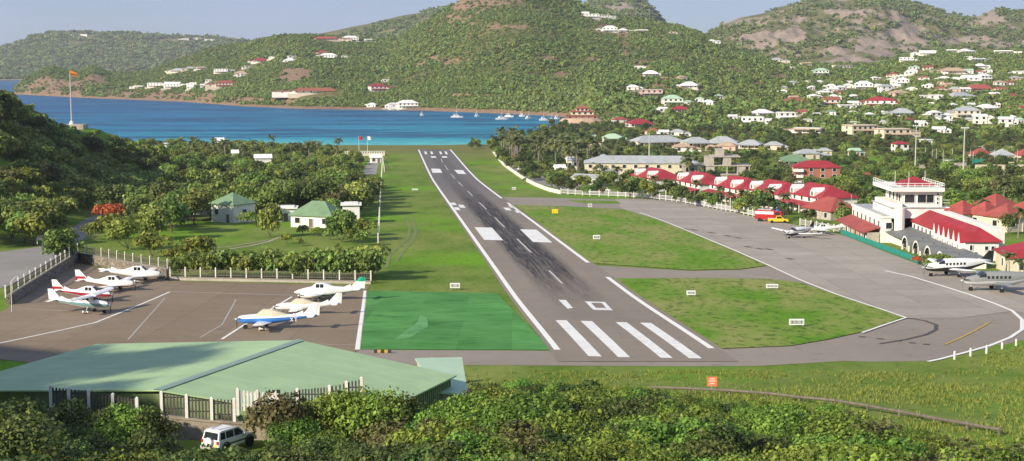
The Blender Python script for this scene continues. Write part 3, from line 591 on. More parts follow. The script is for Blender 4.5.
tree_kind('neartree', 2, 5.5, 3.0, .8, 270, .135, 'leaf_dark', .9, 22, .12)
def palm_kind(n):
    L_ = []
    for i in range(n):
        rs = np.random.RandomState(300 + i); h = 7.5 * rs.uniform(.85, 1.15); mb = MB(); lean = rs.randn(2) * .5
        p = Vector((0, 0, -1)); 
        for k in range(5):
            t = (k + 1) / 5; q = Vector((lean[0] * t * t, lean[1] * t * t, h * t)); mb.tube(p, q, .2 - .02 * k, .18 - .02 * k, 7, cap=False); p = q
        tr = mb.mesh('palm_trunk', 'palm_bark', True)
        V = []; T = []
        for k in range(17):
            a = k * 2.399 + rs.rand() * .4; el = rs.uniform(-.15, 1.15); L = rs.uniform(2.3, 3.1); pr = p.copy(); d = Vector((math.cos(a) * math.cos(el), math.sin(a) * math.cos(el), math.sin(el)))
            for j in range(6):
                nx = pr + d * L / 6; d = (d + Vector((0, 0, -.26))).normalized(); s = Vector((-math.sin(a), math.cos(a), 0)) * (.55 * math.sin((j + .7) / 6.5 * math.pi) + .08)
                dn = Vector((0, 0, -.28)) 
                V += [pr, nx, nx + s + dn, pr + s + dn, nx, pr, pr - s + dn, nx - s + dn]; T += [rs.rand()] * 8; pr = nx
        V = np.array([tuple(v) for v in V]); L_.append((np_mesh('palm_fronds', V, quad_faces(len(V)), 'leaf_palm', T), tr))
    TREES['palm'] = L_
palm_kind(4)
_tc = [0]
def tree(kind, x, y, s, name, label, cat, group=None, z=None, sz=None):
    _tc[0] += 1; L_ = TREES[kind]; cr, tk = L_[_tc[0] * 7 % len(L_)] if len(L_) > 1 else L_[0]
    o = thing(name, label, cat, (x, y, gz(x, y) if z is None else z), random.uniform(0, 6.28), group)
    sc = (s, s, s * (sz or random.uniform(.9, 1.12)))
    link('fronds' if kind == 'palm' else 'crown', cr, o, scale=sc); link('trunk' if 'thicket' not in kind and kind != 'shrub' else 'stem', tk, o, scale=sc)
    return o
#@@NEXT
# ------------------------------------------------------------------ buildings
EXC = []                                   # footprints kept clear of plants: x, y, radius
_wm = {}
def wmesh(w_, h_, m='dark_glass', frame='white_wall'):
    k = (round(w_, 2), round(h_, 2), m, frame)
    if k not in _wm:
        a = MB().box((0, 0, 0), (w_, .10, h_)).mesh('window', m); b = MB()
        for s_ in (-1, 1): b.box((s_ * (w_ / 2 + .05), -.02, 0), (.1, .16, h_ + .2)); b.box((0, -.02, s_ * (h_ / 2 + .05)), (w_, .16, .1))
        _wm[k] = (a, b.mesh('window_frame', frame))
    return _wm[k]
def window(par, x, y, z, rz, w_=1.2, h_=1.3, m='dark_glass', name='window', frame=True, fm='white_wall'):
    a, b = wmesh(w_, h_, m, fm); o = link(name, a, par, (x, y, z), rz)
    if frame: link('frame', b, o)
    return o
def roof_mb(W, D, z, rh, kind, ov=.5, th=.18, ridge=None):
    mb = MB(); hx, hy = W / 2 + ov, D / 2 + ov
    if kind == 'flat':
        mb.bx(-hx, hx, -hy, hy, z, z + .3); return mb
    if kind == 'pyramid': ax = 0
    elif kind == 'hip': ax = max(hx - hy * .95, hx * .12)
    else: ax = hx
    if kind == 'shed':
        vs = [(-hx, -hy, z), (hx, -hy, z), (hx, hy, z + rh), (-hx, hy, z + rh)]; vs += [(a, b, c - th) for a, b, c in vs]
        return mb.add(vs, [(0, 1, 2, 3), (7, 6, 5, 4), (0, 4, 5, 1), (1, 5, 6, 2), (2, 6, 7, 3), (3, 7, 4, 0)])
    vs = [(-hx, -hy, z), (hx, -hy, z), (hx, hy, z), (-hx, hy, z), (-ax, 0, z + rh), (ax, 0, z + rh)]
    vs += [(-hx, -hy, z - th), (hx, -hy, z - th), (hx, hy, z - th), (-hx, hy, z - th)]
    return mb.add(vs, [(0, 1, 5, 4), (2, 3, 4, 5), (1, 2, 5), (3, 0, 4), (6, 7, 1, 0), (7, 8, 2, 1), (8, 9, 3, 2), (9, 6, 0, 3), (9, 8, 7, 6)])
def house(name, label, cat, x, y, z, rz, W, D, h, rk, rm, wm, rh=1.8, nwin=3, storeys=1, veranda=False, group=None, below=3.0, side=1, detail=True, win=(1.3, 1.3)):
    o = thing(name, label, cat, (x, y, z), rz, group); EXC.append((x, y, max(W, D) * .6))
    wb = MB().bx(-W / 2, W / 2, -D / 2, D / 2, -below, h - .02)
    if rk == 'gable': wb.add([(s * W / 2, sy * D / 2, h - .02) for s in (-1, 1) for sy in (-1, 1)] + [(-W / 2, 0, h + rh * .93), (W / 2, 0, h + rh * .93)], [(1, 0, 4), (2, 3, 5)])
    wb.build('wall', wm, o)
    rf = roof_mb(W, D, h, rh, rk).build('roof', rm, o)
    if rk == 'flat':
        MB().bx(-W / 2 + .4, W / 2 - .4, -D / 2 + .4, D / 2 - .4, h + .3, h + .55).build('roof_deck', wm, rf)
    sh = h / storeys
    for s_ in range(storeys):
        zz = sh * (s_ + .55)
        for i in range(nwin):
            wx = (i + .5) / nwin * W - W / 2
            if s_ == 0 and i == nwin // 2: window(o, wx, -D / 2 - .03, min(1.05, sh * .42), 0, 1.1, min(2.1, sh * .8), 'shutter_wood', 'door', detail); continue
            window(o, wx, -D / 2 - .03, zz, 0, win[0], min(win[1], sh * .55), 'dark_glass', frame=detail)
        for i in range(side):
            wy = (i + .5) / side * D - D / 2
            for s2 in (-1, 1): window(o, s2 * (W / 2 + .03), wy, zz, s2 * math.pi / 2, win[0], min(win[1], sh * .55), frame=detail)
    if veranda:
        vd = roof_mb(W * .92, 2.4, min(h - .5, 2.5), .5, 'shed', .2).build('veranda_roof', rm, o, loc=(0, -D / 2 - 1.3, 0))
        for i in range(max(3, int(W / 4))):
            k = max(3, int(W / 4)); MB().box((0, 0, .6), (.18, .18, 3.9)).build('veranda_post', wm, o, loc=((i + .5) / k * W * .92 - W * .46, -D / 2 - 2.3, 0))
    return o
ROOFS = {'w': ('white_roof', 'white'), 'r': ('red_roof', 'red'), 'f': ('faded_red_roof', 'faded red'), 'b': ('rust_roof', 'rust brown'), 'g': ('grey_roof', 'grey'), 'v': ('green_roof', 'green'), 'p': ('pale_green_roof', 'pale green'), 't': ('tan_roof', 'tan')}
KINDS = {'h': 'hip', 'g': 'gable', 'f': 'flat'}; KNAME = {'h': 'hipped', 'g': 'gabled', 'f': 'flat'}
# px, py of the foot of the house, width in px, roof colour, roof kind, wall
HS = {
 'on the far headland ridge': ('A', [(3,50,9,'w','f'),(50,37,8,'w','f'),(75,36,8,'w','f'),(84,36,8,'w','f'),(149,44,8,'w','f'),(172,44,9,'w','f'),(185,40,7,'w','f'),(197,40,8,'w','f'),(208,41,7,'w','f')]),
 'on the headland beside the bay': ('G', [(139,88,10,'w','f'),(155,87,15,'w','f'),(172,88,16,'w','g'),(190,89,7,'w','h'),(194,85,8,'w','f'),(203,87,6,'w','g'),(208,82,6,'w','f'),(224,87,19,'f','h'),(221,73,14,'w','f'),(240,75,12,'t','h'),(178,72,16,'g','h'),(190,70,10,'g','h'),(201,69,10,'g','f'),(260,62,13,'r','h'),(248,68,8,'t','f'),(272,59,6,'w','f'),(291,58,8,'w','f')]),
 'on the slope across the bay': ('G', [(326,40,24,'f','h'),(350,41,16,'w','h'),(368,41,8,'w','f'),(322,54,10,'f','h'),(328,59,17,'w','h'),(344,58,6,'w','f'),(290,62,11,'w','h'),(243,76,7,'w','f'),(314,93,44,'b','h'),(377,91,17,'r','h'),(372,107,9,'w','h'),(390,108,9,'w','h'),(407,108,20,'w','h'),(386,82,6,'w','f')]),
 'on the hill above town': ('G', [(592,18,14,'w','f'),(603,19,12,'w','f'),(585,15,8,'w','g'),(610,32,15,'w','h'),(623,32,9,'w','h'),(642,32,12,'w','f'),(673,34,8,'b','f'),(712,43,8,'w','h'),(764,56,14,'f','f'),(640,69,10,'w','f'),(651,76,16,'w','h'),(665,81,7,'t','f'),(633,90,12,'w','h'),(652,96,22,'g','f'),(682,80,9,'t','h'),(690,88,18,'w','h'),(673,105,20,'p','h'),(700,102,9,'p','h'),(709,105,11,'w','h'),(719,99,7,'p','h'),(663,112,8,'w','g'),(681,112,15,'r','h'),(763,116,18,'w','h'),(754,125,22,'w','f'),(733,120,8,'w','g'),(777,64,12,'g','h'),(797,60,12,'w','g'),(786,69,9,'w','f'),(807,65,11,'t','f'),(843,70,18,'t','f'),(822,75,14,'p','h'),(787,120,17,'w','f'),(817,118,6,'w','g')]),
 'on the slope behind the tower': ('G', [(814,99,10,'w','h'),(823,95,10,'w','h'),(832,92,10,'w','h'),(841,90,10,'w','h'),(849,88,10,'w','h'),(865,89,18,'w','h'),(886,92,12,'g','h'),(795,104,20,'b','h'),(832,106,16,'b','g'),(822,110,12,'v','h'),(832,115,10,'v','h'),(847,112,18,'w','f'),(854,106,10,'w','g'),(880,107,24,'r','h'),(870,111,10,'w','f'),(908,62,14,'w','f'),(917,63,7,'w','h'),(929,55,16,'w','g'),(953,52,10,'w','f'),(966,53,12,'w','h'),(969,59,8,'w','f'),(977,61,16,'w','f'),(981,68,11,'w','h'),(913,74,9,'w','g'),(954,73,24,'t','h'),(1005,53,18,'w','f'),(1020,74,11,'w','f'),(904,85,12,'w','h'),(957,82,12,'w','h'),(971,83,15,'w','g'),(985,81,13,'w','h'),(981,91,26,'f','h'),(941,91,10,'b','h'),(956,92,12,'g','h'),(961,99,24,'g','h'),(913,92,11,'w','h'),(924,99,8,'w','f'),(937,102,14,'w','f'),(900,99,16,'t','h'),(890,107,14,'r','h'),(904,116,22,'g','h'),(935,120,12,'w','h'),(948,119,10,'w','h'),(969,118,24,'g','h'),(988,111,18,'w','h'),(981,124,13,'w','g'),(1007,127,13,'w','g'),(895,138,30,'t','f'),(940,133,12,'w','g'),(927,145,10,'w','f'),(901,154,14,'r','h'),(862,134,30,'t','f'),(810,133,28,'t','f'),(855,156,10,'p','g'),(1014,99,12,'f','h'),(995,97,9,'w','g'),(1000,85,9,'t','h'),(925,80,10,'b','h'),(930,88,8,'w','h')]),
 'among palms behind the shops': ('T', [(620,123,14,'f','h'),(640,127,24,'r','h'),(653,135,13,'b','h'),(664,136,9,'w','g'),(678,136,14,'g','h'),(613,142,20,'p','h'),(657,146,50,'g','h'),(697,147,26,'g','h'),(724,147,30,'g','h'),(752,149,22,'g','h'),(775,150,18,'g','h'),(728,151,20,'t','h'),(796,166,28,'v','h'),(808,159,22,'g','h'),(825,156,14,'g','h'),(867,184,20,'f','h'),(590,140,12,'p','h'),(598,150,10,'t','h'),(683,152,18,'t','h'),(604,163,12,'g','h')]),
}
ORD = ['first', 'second', 'third', 'fourth', 'fifth', 'sixth', 'seventh', 'eighth', 'ninth', 'tenth', 'eleventh', 'twelfth', 'thirteenth', 'fourteenth', 'fifteenth', 'sixteenth', 'seventeenth', 'eighteenth', 'nineteenth', 'twentieth']
ORD += [f'{t_}-{u_}' for t_ in ('twenty', 'thirty', 'forty', 'fifty', 'sixty', 'seventy', 'eighty') for u_ in ORD[:9]]
rh_ = np.random.RandomState(21); XH = []
while len(XH) < 62:      # the many small white houses of the crowded slope
    q = (round(rh_.uniform(775, 1030), 1), round(rh_.uniform(58, 128), 1)); hz = [h_ for z_ in HS.values() for h_ in z_[1]] + XH
    if q[1] < 62 + .12 * abs(q[0] - 960) or any(abs(h_[0] - q[0]) < 8 and abs(h_[1] - q[1]) < 3.2 for h_ in hz): continue
    XH.append((q[0], q[1], round(rh_.uniform(5, 10), 1), rh_.choice(list('wwwwwwgtpf')), rh_.choice(list('hhgf'))))
HS['amid the crowded white houses'] = ('G', XH)
A_ZF = hill_zf(HILLS[3][1], HILLS[3][2], HILLS[3][3], HILLS[3][4], HILLS[3][5], HILLS[3][6])
def hitA(px, py):
    ax, az = ray(px, py); ys = np.arange(4300, 5210, 10.0); d = ZC + az * ys - A_ZF(ax * ys, ys); i = np.nonzero(d <= 0)[0]; Y = ys[i[0]] if len(i) else 5150.
    return Vector((ax * Y, Y, float(A_ZF(np.array(ax * Y), np.array(Y)))))
HOUSES = []
for zone, (tp, L_) in HS.items():
    lab = {}
    for hh in L_: lab.setdefault((hh[3], hh[4], hh[2] >= 14), []).append(hh)
    for k in lab: lab[k].sort()
    for hh in L_:
        px, py, wp, rc, rk = hh; v = hitA(px, py) if tp == 'A' else hit(px, py); W = wp * v.y / F
        same = lab[(rc, rk, wp >= 14)]; i = same.index(hh)
        which = '' if len(same) == 1 else f', {ORD[i]} from left'
        label = f"{'wide' if wp >= 14 else 'small'} house with {KNAME[rk]} {ROOFS[rc][1]} roof {zone}{which}"
        storeys = 2 if (wp >= 12 and W < 26 and tp != 'T' and random.random() < .6) else 1
        h = (3.0 if storeys == 1 else 5.6) * (1 if tp != 'A' else 1.8); D = min(W * .75, 13 if W < 30 else 16)
        wm = 'white_wall' if rc in 'wrvp' else random.choice(['white_wall', 'cream_wall', 'cream_wall', 'pink_wall'])
        rz = random.uniform(-.4, .4) if W < 30 else random.uniform(-.12, .12)
        HOUSES.append((v, W, D))
        ho = house('villa' if tp in 'GA' else 'house', label, 'house', v.x, v.y + D / 2, v.z - .2, rz, W, D, h, KINDS[rk], ROOFS[rc][0], wm, min(3.2, max(1.3, D * .24)), max(2, min(6, int(W / 4))), storeys, W > 12 and tp != 'A', 'houses ' + zone, 6 if tp == 'G' else 3, 1, False, (1.6, 1.5))
        sd_ = random.choice((-1, 1)); aw = W * random.uniform(.35, .6); ah = h * random.uniform(.55, .9)
        if tp != 'T' or wp < 24:
            an = MB().bx(-aw / 2, aw / 2, -D * .3, D * .3, -5, ah).build('annex', wm, ho, loc=(sd_ * (W / 2 + aw / 2 - .3), random.uniform(-.3, .1) * D, 0)); roof_mb(aw, D * .6, ah + .01, 1.1, 'hip' if rk != 'f' else 'flat', .4).build('annex_roof', ROOFS[rc][0], an)
            window(an, 0, -D * .3 - .04, ah * .55, 0, 1.5, 1.2, frame=False)
        if tp == 'G': MB().bx(-W * .6, W * .6, -D / 2 - 5.5, -D / 2 - .05, -5.5, -.35).build('terrace', random.choice(['white_wall', 'cream_wall', 'raw_concrete']), ho)
# hotel on the rock at the end of the beach
v = hit(582, 124); o = thing('rock_hotel', 'red roofed hotel stacked on the rocky knoll at the end of the bay', 'hotel', v); EXC.append((v.x, v.y, 26))
MB().loft([[(math.cos(a) * r_ * 1.5, math.sin(a) * r_, z_) for a in np.linspace(0, 6.283, 13)[:-1]] for r_, z_ in ((13, -2), (12, 2.5), (10.5, 4.5), (7, 5.2))]).build('rock', 'tan_roof', o)
for i, (W, D, z_, h_) in enumerate(((25, 12, 4.0, 3.0), (18, 10, 7.4, 2.6), (10, 7, 10.4, 2.2))):
    MB().bx(-W / 2, W / 2, -D / 2, D / 2, z_, z_ + h_).build('storey', 'cream_wall' if i else 'brick_red_wall', o)
    roof_mb(W, D, z_ + h_, 1.6 if i < 2 else 2.4, 'hip', .8).build('roof', 'rust_roof' if i != 1 else 'faded_red_roof', o)
    for k in range(5 - i): window(o, (k + .5) / (5 - i) * W - W / 2, -D / 2 - .04, z_ + h_ * .5, 0, 1.8, 1.5)
# ---- big green hangar in the foreground
HB = 15.9; ap = at(300, 340, 129.0); d_ = Vector((-.37, -.93)).normalized(); n_ = Vector((d_.y, -d_.x)) * -1            # d_: along ridge towards the camera, n_: to the right-hand eave
if n_.x < 0: n_ = -n_
EZ, RZ_ = 22.0 - HB, 24.0 - HB; hl = 21.7; AE = lambda a, b: a * (1 - .18 * max(0, b) / 15.6); HWS = {-1: 22.6, 1: 15.6}
apx, apy = ap.x, ap.y
hang = thing('hangar', 'big hangar with pale green metal gable roof behind the picket fence', 'hangar', (apx, apy, HB)); 
def HP(a, b, z_): q = d_ * AE(a, b) + n_ * b; return (q.x, q.y, z_)
MB().add([HP(.4, -22.1, 0), HP(hl - .4, -22.1, 0), HP(hl - .4, 15.1, 0), HP(.4, 15.1, 0), HP(.4, -22.1, EZ - .1), HP(hl - .4, -22.1, EZ - .1), HP(hl - .4, 15.1, EZ - .1), HP(.4, 15.1, EZ - .1), HP(.4, 0, RZ_ - .2), HP(hl - .4, 0, RZ_ - .2)],
    [(0, 1, 5, 4), (2, 3, 7, 6), (3, 0, 4, 8, 7), (1, 2, 6, 9, 5)]).build('wall', 'hangar_wall', hang)
for sgn in (-1, 1):
    k = 17; hw = HWS[sgn]
    for i in range(k):
        a0 = hl * i / k; a1 = hl * (i + 1) / k - .006; lift = .006 * (i % 2)
        p = [HP(a0, 0, RZ_ + lift), HP(a1, 0, RZ_ + lift), HP(a1, sgn * hw, EZ + lift), HP(a0, sgn * hw, EZ + lift)]; q = [(x, y, z - .12) for x, y, z in p]
        fs = [(0, 1, 2, 3), (7, 6, 5, 4), (0, 4, 5, 1), (1, 5, 6, 2), (2, 6, 7, 3), (3, 7, 4, 0)]
        MB().add(p + q, fs).build('roof_panel', 'hangar_roof', hang)
    MB().add([HP(0, sgn * hw * .03, RZ_ - .09), HP(hl, sgn * hw * .03, RZ_ - .09), HP(hl, sgn * (hw - .1), EZ - .14), HP(0, sgn * (hw - .1), EZ - .14)], [(0, 1, 2, 3)]).build('roof_lining', 'hangar_wall', hang)
for sgn in (-1, 1): MB().add([HP(-.1, 0, RZ_ + .05), HP(hl + .1, 0, RZ_ + .05), HP(hl + .1, sgn * .45, RZ_ + .012), HP(-.1, sgn * .45, RZ_ + .012)], [(0, 1, 2, 3)]).build('ridge_cap', 'ridge_metal', hang)
for sgn in (-1, 1):
    mb = MB(); hw = HWS[sgn]
    for i in range(42): a = .5 + (hl - 1) * i / 41; q = d_ * AE(a, sgn * hw) + n_ * (sgn * (hw - .46)); mb.box((q.x, q.y, (EZ - .2) / 2), (.12, .12, EZ - .25), math.atan2(d_.y, d_.x))
    mb.build('wall_ribs', 'hangar_wall', hang)['kind'] = 'stuff'
# lean-to on its far right side
c0 = at(415, 358, 131); c1 = at(462, 357, 133); c2 = at(468, 394, 121.5); c3 = at(438, 392, 121)
lt = thing('lean_to_shed', 'small lean-to shed with pale roof at the right end of the green hangar', 'shed', (c1.x, c1.y, 16.0))
tp_ = [Vector((c.x - c1.x, c.y - c1.y, c.z - 16.0)) for c in (c0, c1, c2, c3)]
MB().add([tuple(p) for p in tp_] + [(p.x, p.y, p.z - .15) for p in tp_], [(3, 2, 1, 0), (4, 5, 6, 7), (0, 1, 5, 4), (1, 2, 6, 5), (2, 3, 7, 6), (3, 0, 4, 7)]).build('roof', 'pale_green_roof', lt)
ins = [p * .93 + (sum(tp_, Vector()) / 4) * .07 for p in tp_]
MB().add([(p.x, p.y, 0) for p in ins] + [(p.x, p.y, p.z - .2) for p in ins], [(0, 1, 5, 4), (1, 2, 6, 5), (2, 3, 7, 6), (3, 0, 4, 7)]).build('wall', 'raw_concrete', lt)
# ---- foreground retaining wall and picket fence
FYW = 105.6
def fx(px): return (px - CX) * FYW * .985 / F * 1.0
def ret_wall(label, pts):
    q = [at(px, py, FYW) for px, py in pts]; o_ = thing('retaining_wall', label, 'wall', (q[0].x, FYW, 20.5)); n = len(q)
    for z0, z1, y0, y1, nm in ((-4, -.12, -.3, .1, 'wall_slab'), (-.118, .02, -.38, .16, 'coping')):
        L_ = [[(p.x - q[0].x, y, (p.z - 20.5 + z) if z > -4 else -3) for y, z in ((y0, z0), (y1, z0), (y1, z1), (y0, z1))] for p in q]
        MB().loft(L_).build(nm, 'stained_concrete', o_)
    return o_
ret_wall('stained concrete retaining wall under the picket fence beside the white car', [(160, 414.5), (204, 419), (247, 422)])
ret_wall('low concrete wall base under the leftmost picket fence panels', [(48, 409), (90, 413), (140, 421.5), (159.8, 424)])
ret_wall('concrete wall base rising to the right of the white car', [(247.3, 413), (276, 415.5), (300, 411.5), (364, 401)])
pk = MB().box((0, 0, .72), (.125, .035, 1.44)).mesh('picket', 'grey_picket'); pk2 = MB().box((0, 0, .72), (.14, .035, 1.44)).mesh('picket', 'post_white')
psm = MB().box((0, 0, .72), (.22, .22, 2.0)).add([(-.13, -.13, 1.72), (.13, -.13, 1.72), (.13, .13, 1.72), (-.13, .13, 1.72), (0, 0, 1.84)], [(0, 1, 4), (1, 2, 4), (2, 3, 4), (3, 0, 4), (3, 2, 1, 0)]).mesh('post', 'post_white')
def picket_fence(label, posts, pm, name='picket_fence', step=.205, ps=1.0):
    """posts: list of (x, y, z); each bay steps down the slope"""
    f = thing(name, label, 'fence', posts[0])
    b0 = Vector(posts[0])
    for i, p in enumerate(posts):
        link('post', psm, f, Vector(p) - b0, scale=(ps, ps, ps))
        if i + 1 < len(posts):
            q = Vector(posts[i + 1]); p = Vector(p); d = q - p; L = d.xy.length; a = math.atan2(d.y, d.x); n = max(2, int((L - .3) / step))
            for k in range(n):
                t = (k + .7) / (n + .4); link('picket', pm, f, p + (q - p) * t - b0 + Vector((0, 0, .06 + random.uniform(-.03, .03))), a, scale=(1, 1, 1.1))
            for z_ in (.45, 1.3): MB().box((L / 2, .05, 0), (L - .3, .06, .09)).build('rail', pm.materials[0], f, loc=p - b0 + Vector((0, 0, z_)), rz=a)
    return f
FP = [(54, 412), (72, 413), (90, 413.5), (114, 418), (138, 422)]
def fp(px, py): q = at(px, py, FYW); return (q.x, q.y - .15, q.z)
picket_fence('weathered picket fence panels with white posts left of the concrete wall', [fp(*q) for q in [(52, 408), (70, 410), (90, 412), (114, 416), (138, 420)]], pk)
picket_fence('weathered picket fence on top of the concrete retaining wall', [fp(*q) for q in [(162.5, 414), (187.5, 417), (212.5, 420), (235, 421)]], pk)
picket_fence('pale picket fence panel between the white car and the brown bush', [fp(*q) for q in [(238.5, 411), (258, 413), (276, 414)]], pk2)
picket_fence('short grey picket fence rising behind the green bushes at the hangar corner', [fp(*q) for q in [(279, 416), (298, 411), (330, 408), (347, 404), (362, 400)]], pk)
# ---- walls and fences round the parking apron
Aw, Bw, Cw, Dw = P(8, 305), P(78, 262), P(168, 280), P(371, 284)
def low_wall(label, a, b, h0, h1, th, m, name='stone_wall'):
    d = b - a; L = d.xy.length; o_ = thing(name, label, 'wall', a, math.atan2(d.y, d.x)); dz = b.z - a.z
    MB().add([(0, -th / 2, -1.5), (L, -th / 2, dz - 1.5), (L, th / 2, dz - 1.5), (0, th / 2, -1.5), (0, -th / 2, h0), (L, -th / 2, dz + h1), (L, th / 2, dz + h1), (0, th / 2, h0)], [(3, 2, 1, 0), (4, 5, 6, 7), (0, 1, 5, 4), (1, 2, 6, 5), (2, 3, 7, 6), (3, 0, 4, 7)]).build('wall_body', m, o_)
    MB().add([(-.05, -th / 2 - .06, h0 + .003), (L + .05, -th / 2 - .06, dz + h1 + .003), (L + .05, th / 2 + .06, dz + h1 + .003), (-.05, th / 2 + .06, h0 + .003), (-.05, -th / 2 - .06, h0 + .13), (L + .05, -th / 2 - .06, dz + h1 + .13), (L + .05, th / 2 + .06, dz + h1 + .13), (-.05, th / 2 + .06, h0 + .13)], [(3, 2, 1, 0), (4, 5, 6, 7), (0, 1, 5, 4), (1, 2, 6, 5), (2, 3, 7, 6), (3, 0, 4, 7)]).build('coping', 'mortar', o_)
    return o_
def stone_material():
    m, t, b = _nodes('rubble_stone'); b.inputs['Roughness'].default_value = .95
    v = t.nodes.new('ShaderNodeTexVoronoi'); v.inputs['Scale'].default_value = 2.1; p = pos(t); t.links.new(p, v.inputs['Vector'])
    e = t.nodes.new('ShaderNodeTexVoronoi'); e.feature = 'DISTANCE_TO_EDGE'; e.inputs['Scale'].default_value = 2.1; t.links.new(p, e.inputs['Vector'])
    sp = t.nodes.new('ShaderNodeSeparateColor'); t.links.new(v.outputs['Color'], sp.inputs[0])
    c = mixc(t, (.16, .135, .105), (.38, .33, .26), sp.outputs[0]); c = mixc(t, (.10, .09, .075), c, ramp(t, e.outputs['Distance'], .02, .09))
    t.links.new(c, b.inputs['Base Color']); bump(t, b, ramp(t, e.outputs['Distance'], 0, .12), .8, .12)
stone_material()
low_wall('dark stone retaining wall along the road at the left of the parked aircraft', Aw, Bw, 1.2, 1.9, .5, 'rubble_stone')
low_wall('rubble stone wall behind the parked white and red aircraft', Bw + Vector((.4, -.3, 0)), Cw, 1.7, 1.9, .5, 'rubble_stone')
low_wall('long low white kerb wall along the hedge of the garden', Cw + Vector((.4, 0, 0)), Dw, .5, .45, .35, 'raw_concrete', 'kerb_wall')
pm3 = MB().box((0, 0, .55), (.16, .16, 1.5)).add([(-.12, -.12, 1.3), (.12, -.12, 1.3), (.12, .12, 1.3), (-.12, .12, 1.3), (0, 0, 1.5)], [(0, 1, 4), (1, 2, 4), (2, 3, 4), (3, 0, 4), (3, 2, 1, 0)]).mesh('post', 'post_white')
def bay_fence(label, a, b, h, step, barm='dark_metal', bars=True, bh=1.05, name='railing_fence', pm_=None, psc=1.0):
    d = b - a; L = d.xy.length; n = max(2, round(L / step)); ang = math.atan2(d.y, d.x); f = thing(name, label, 'fence', a)
    for i in range(n + 1):
        q = d * (i / n); link('post', pm_ or pm3, f, q + Vector((0, 0, h)), ang, scale=(psc, psc, psc))
        if i < n and bars:
            q2 = d * ((i + 1) / n); mb = MB(); k = 9; l_ = L / n
            for j in range(k): t = (j + .8) / (k + .6); mb.box((l_ * t, 0, (q2.z - q.z) * t + bh * .5 + .15), (.07, .05, bh))
            for z_ in (.25, bh): mb.add([(0.1, -.03, z_), (l_ - .1, -.03, z_ + q2.z - q.z), (l_ - .1, .03, z_ + q2.z - q.z), (.1, .03, z_), (0.1, -.03, z_ + .09), (l_ - .1, -.03, z_ + .09 + q2.z - q.z), (l_ - .1, .03, z_ + .09 + q2.z - q.z), (.1, .03, z_ + .09)], [(3, 2, 1, 0), (4, 5, 6, 7), (0, 1, 5, 4), (1, 2, 6, 5), (2, 3, 7, 6), (3, 0, 4, 7)])
            mb.build('railing_bay', barm, f, loc=q + Vector((0, 0, h)), rz=ang)['kind'] = 'stuff'
    return f
bay_fence('white capped railing along the road above the dark stone wall', Aw + Vector((-.3, 0, 1.3)), Bw + Vector((0, 0, 2.0)), 0, 4.2, psc=1.15)
bay_fence('white post railing on top of the rubble stone wall', Bw + Vector((.4, -.3, 1.83)), Cw + Vector((0, 0, 2.02)), 0, 3.4, 'old_wood', psc=1.1)
bay_fence('white post railing along the garden hedge beside the parking apron', Cw + Vector((.4, 0, .68)), Dw + Vector((0, 0, .63)), 0, 2.7, 'old_wood', psc=1.1)
# ---- villas in the garden left of the runway
v1 = P(228, 223); villa1 = house('garden_villa', 'cubic white villa with green pyramid roof on the garden lawn', 'house', v1.x + .4, v1.y + 5.0, v1.z, -.62, 8.0, 7.4, 4.6, 'pyramid', 'green_roof', 'white_wall', 2.7, 2, 1, below=2)
v2 = P(312, 228); house('garden_bungalow', 'low white bungalow with long green roof beside the runway strip', 'house', v2.x + 1, v2.y + 5, v2.z, -.35, 11, 8, 2.9, 'hip', 'green_roof', 'white_wall', 3.2, 3, 1, below=2)
MB().bx(-4, 4, -.2, .2, -1, 1.8).build('garden_wall', 'white_wall', None, loc=P(204, 215), rz=-.5, label='short white garden wall beside the cubic villa', cat='wall')
v3 = P(350, 224); house('white_outbuilding', 'tall white outbuilding behind the trees at the runway fence', 'house', v3.x, v3.y + 3, v3.z, .1, 4.2, 5, 4.6, 'flat', 'white_roof', 'white_wall', 1, 1, 1, below=2)
v4 = P(284, 222); house('white_annex', 'small flat white annex between the round bush and the bungalow', 'house', v4.x, v4.y + 4, v4.z, .1, 5, 5, 3.2, 'flat', 'white_roof', 'white_wall', 1, 1, 1, below=2)
for px, py, wp, rc, lab in ((262, 167, 16, 'w', 'white roofed beach house above the wood left of the runway'), (163, 152, 8, 'g', 'small grey hut among the trees near the water'), (218, 148, 9, 'w', 'white gabled beach cottage between palms at the shore'), (234, 162, 6, 'w', 'tiny white hut among the trees'), (375, 163, 10, 'w', 'small white kiosk at the top of the beach lane')):
    v = P(px, py); W = wp * v.y / F; house('beach_cottage', lab, 'house', v.x, v.y + 3, v.z, .2, W, min(W, 7), 4.2 if wp != 10 else 2.6, 'gable' if rc == 'w' else 'flat', ROOFS[rc][0], 'white_wall', 1.6, 2, 1, below=2)
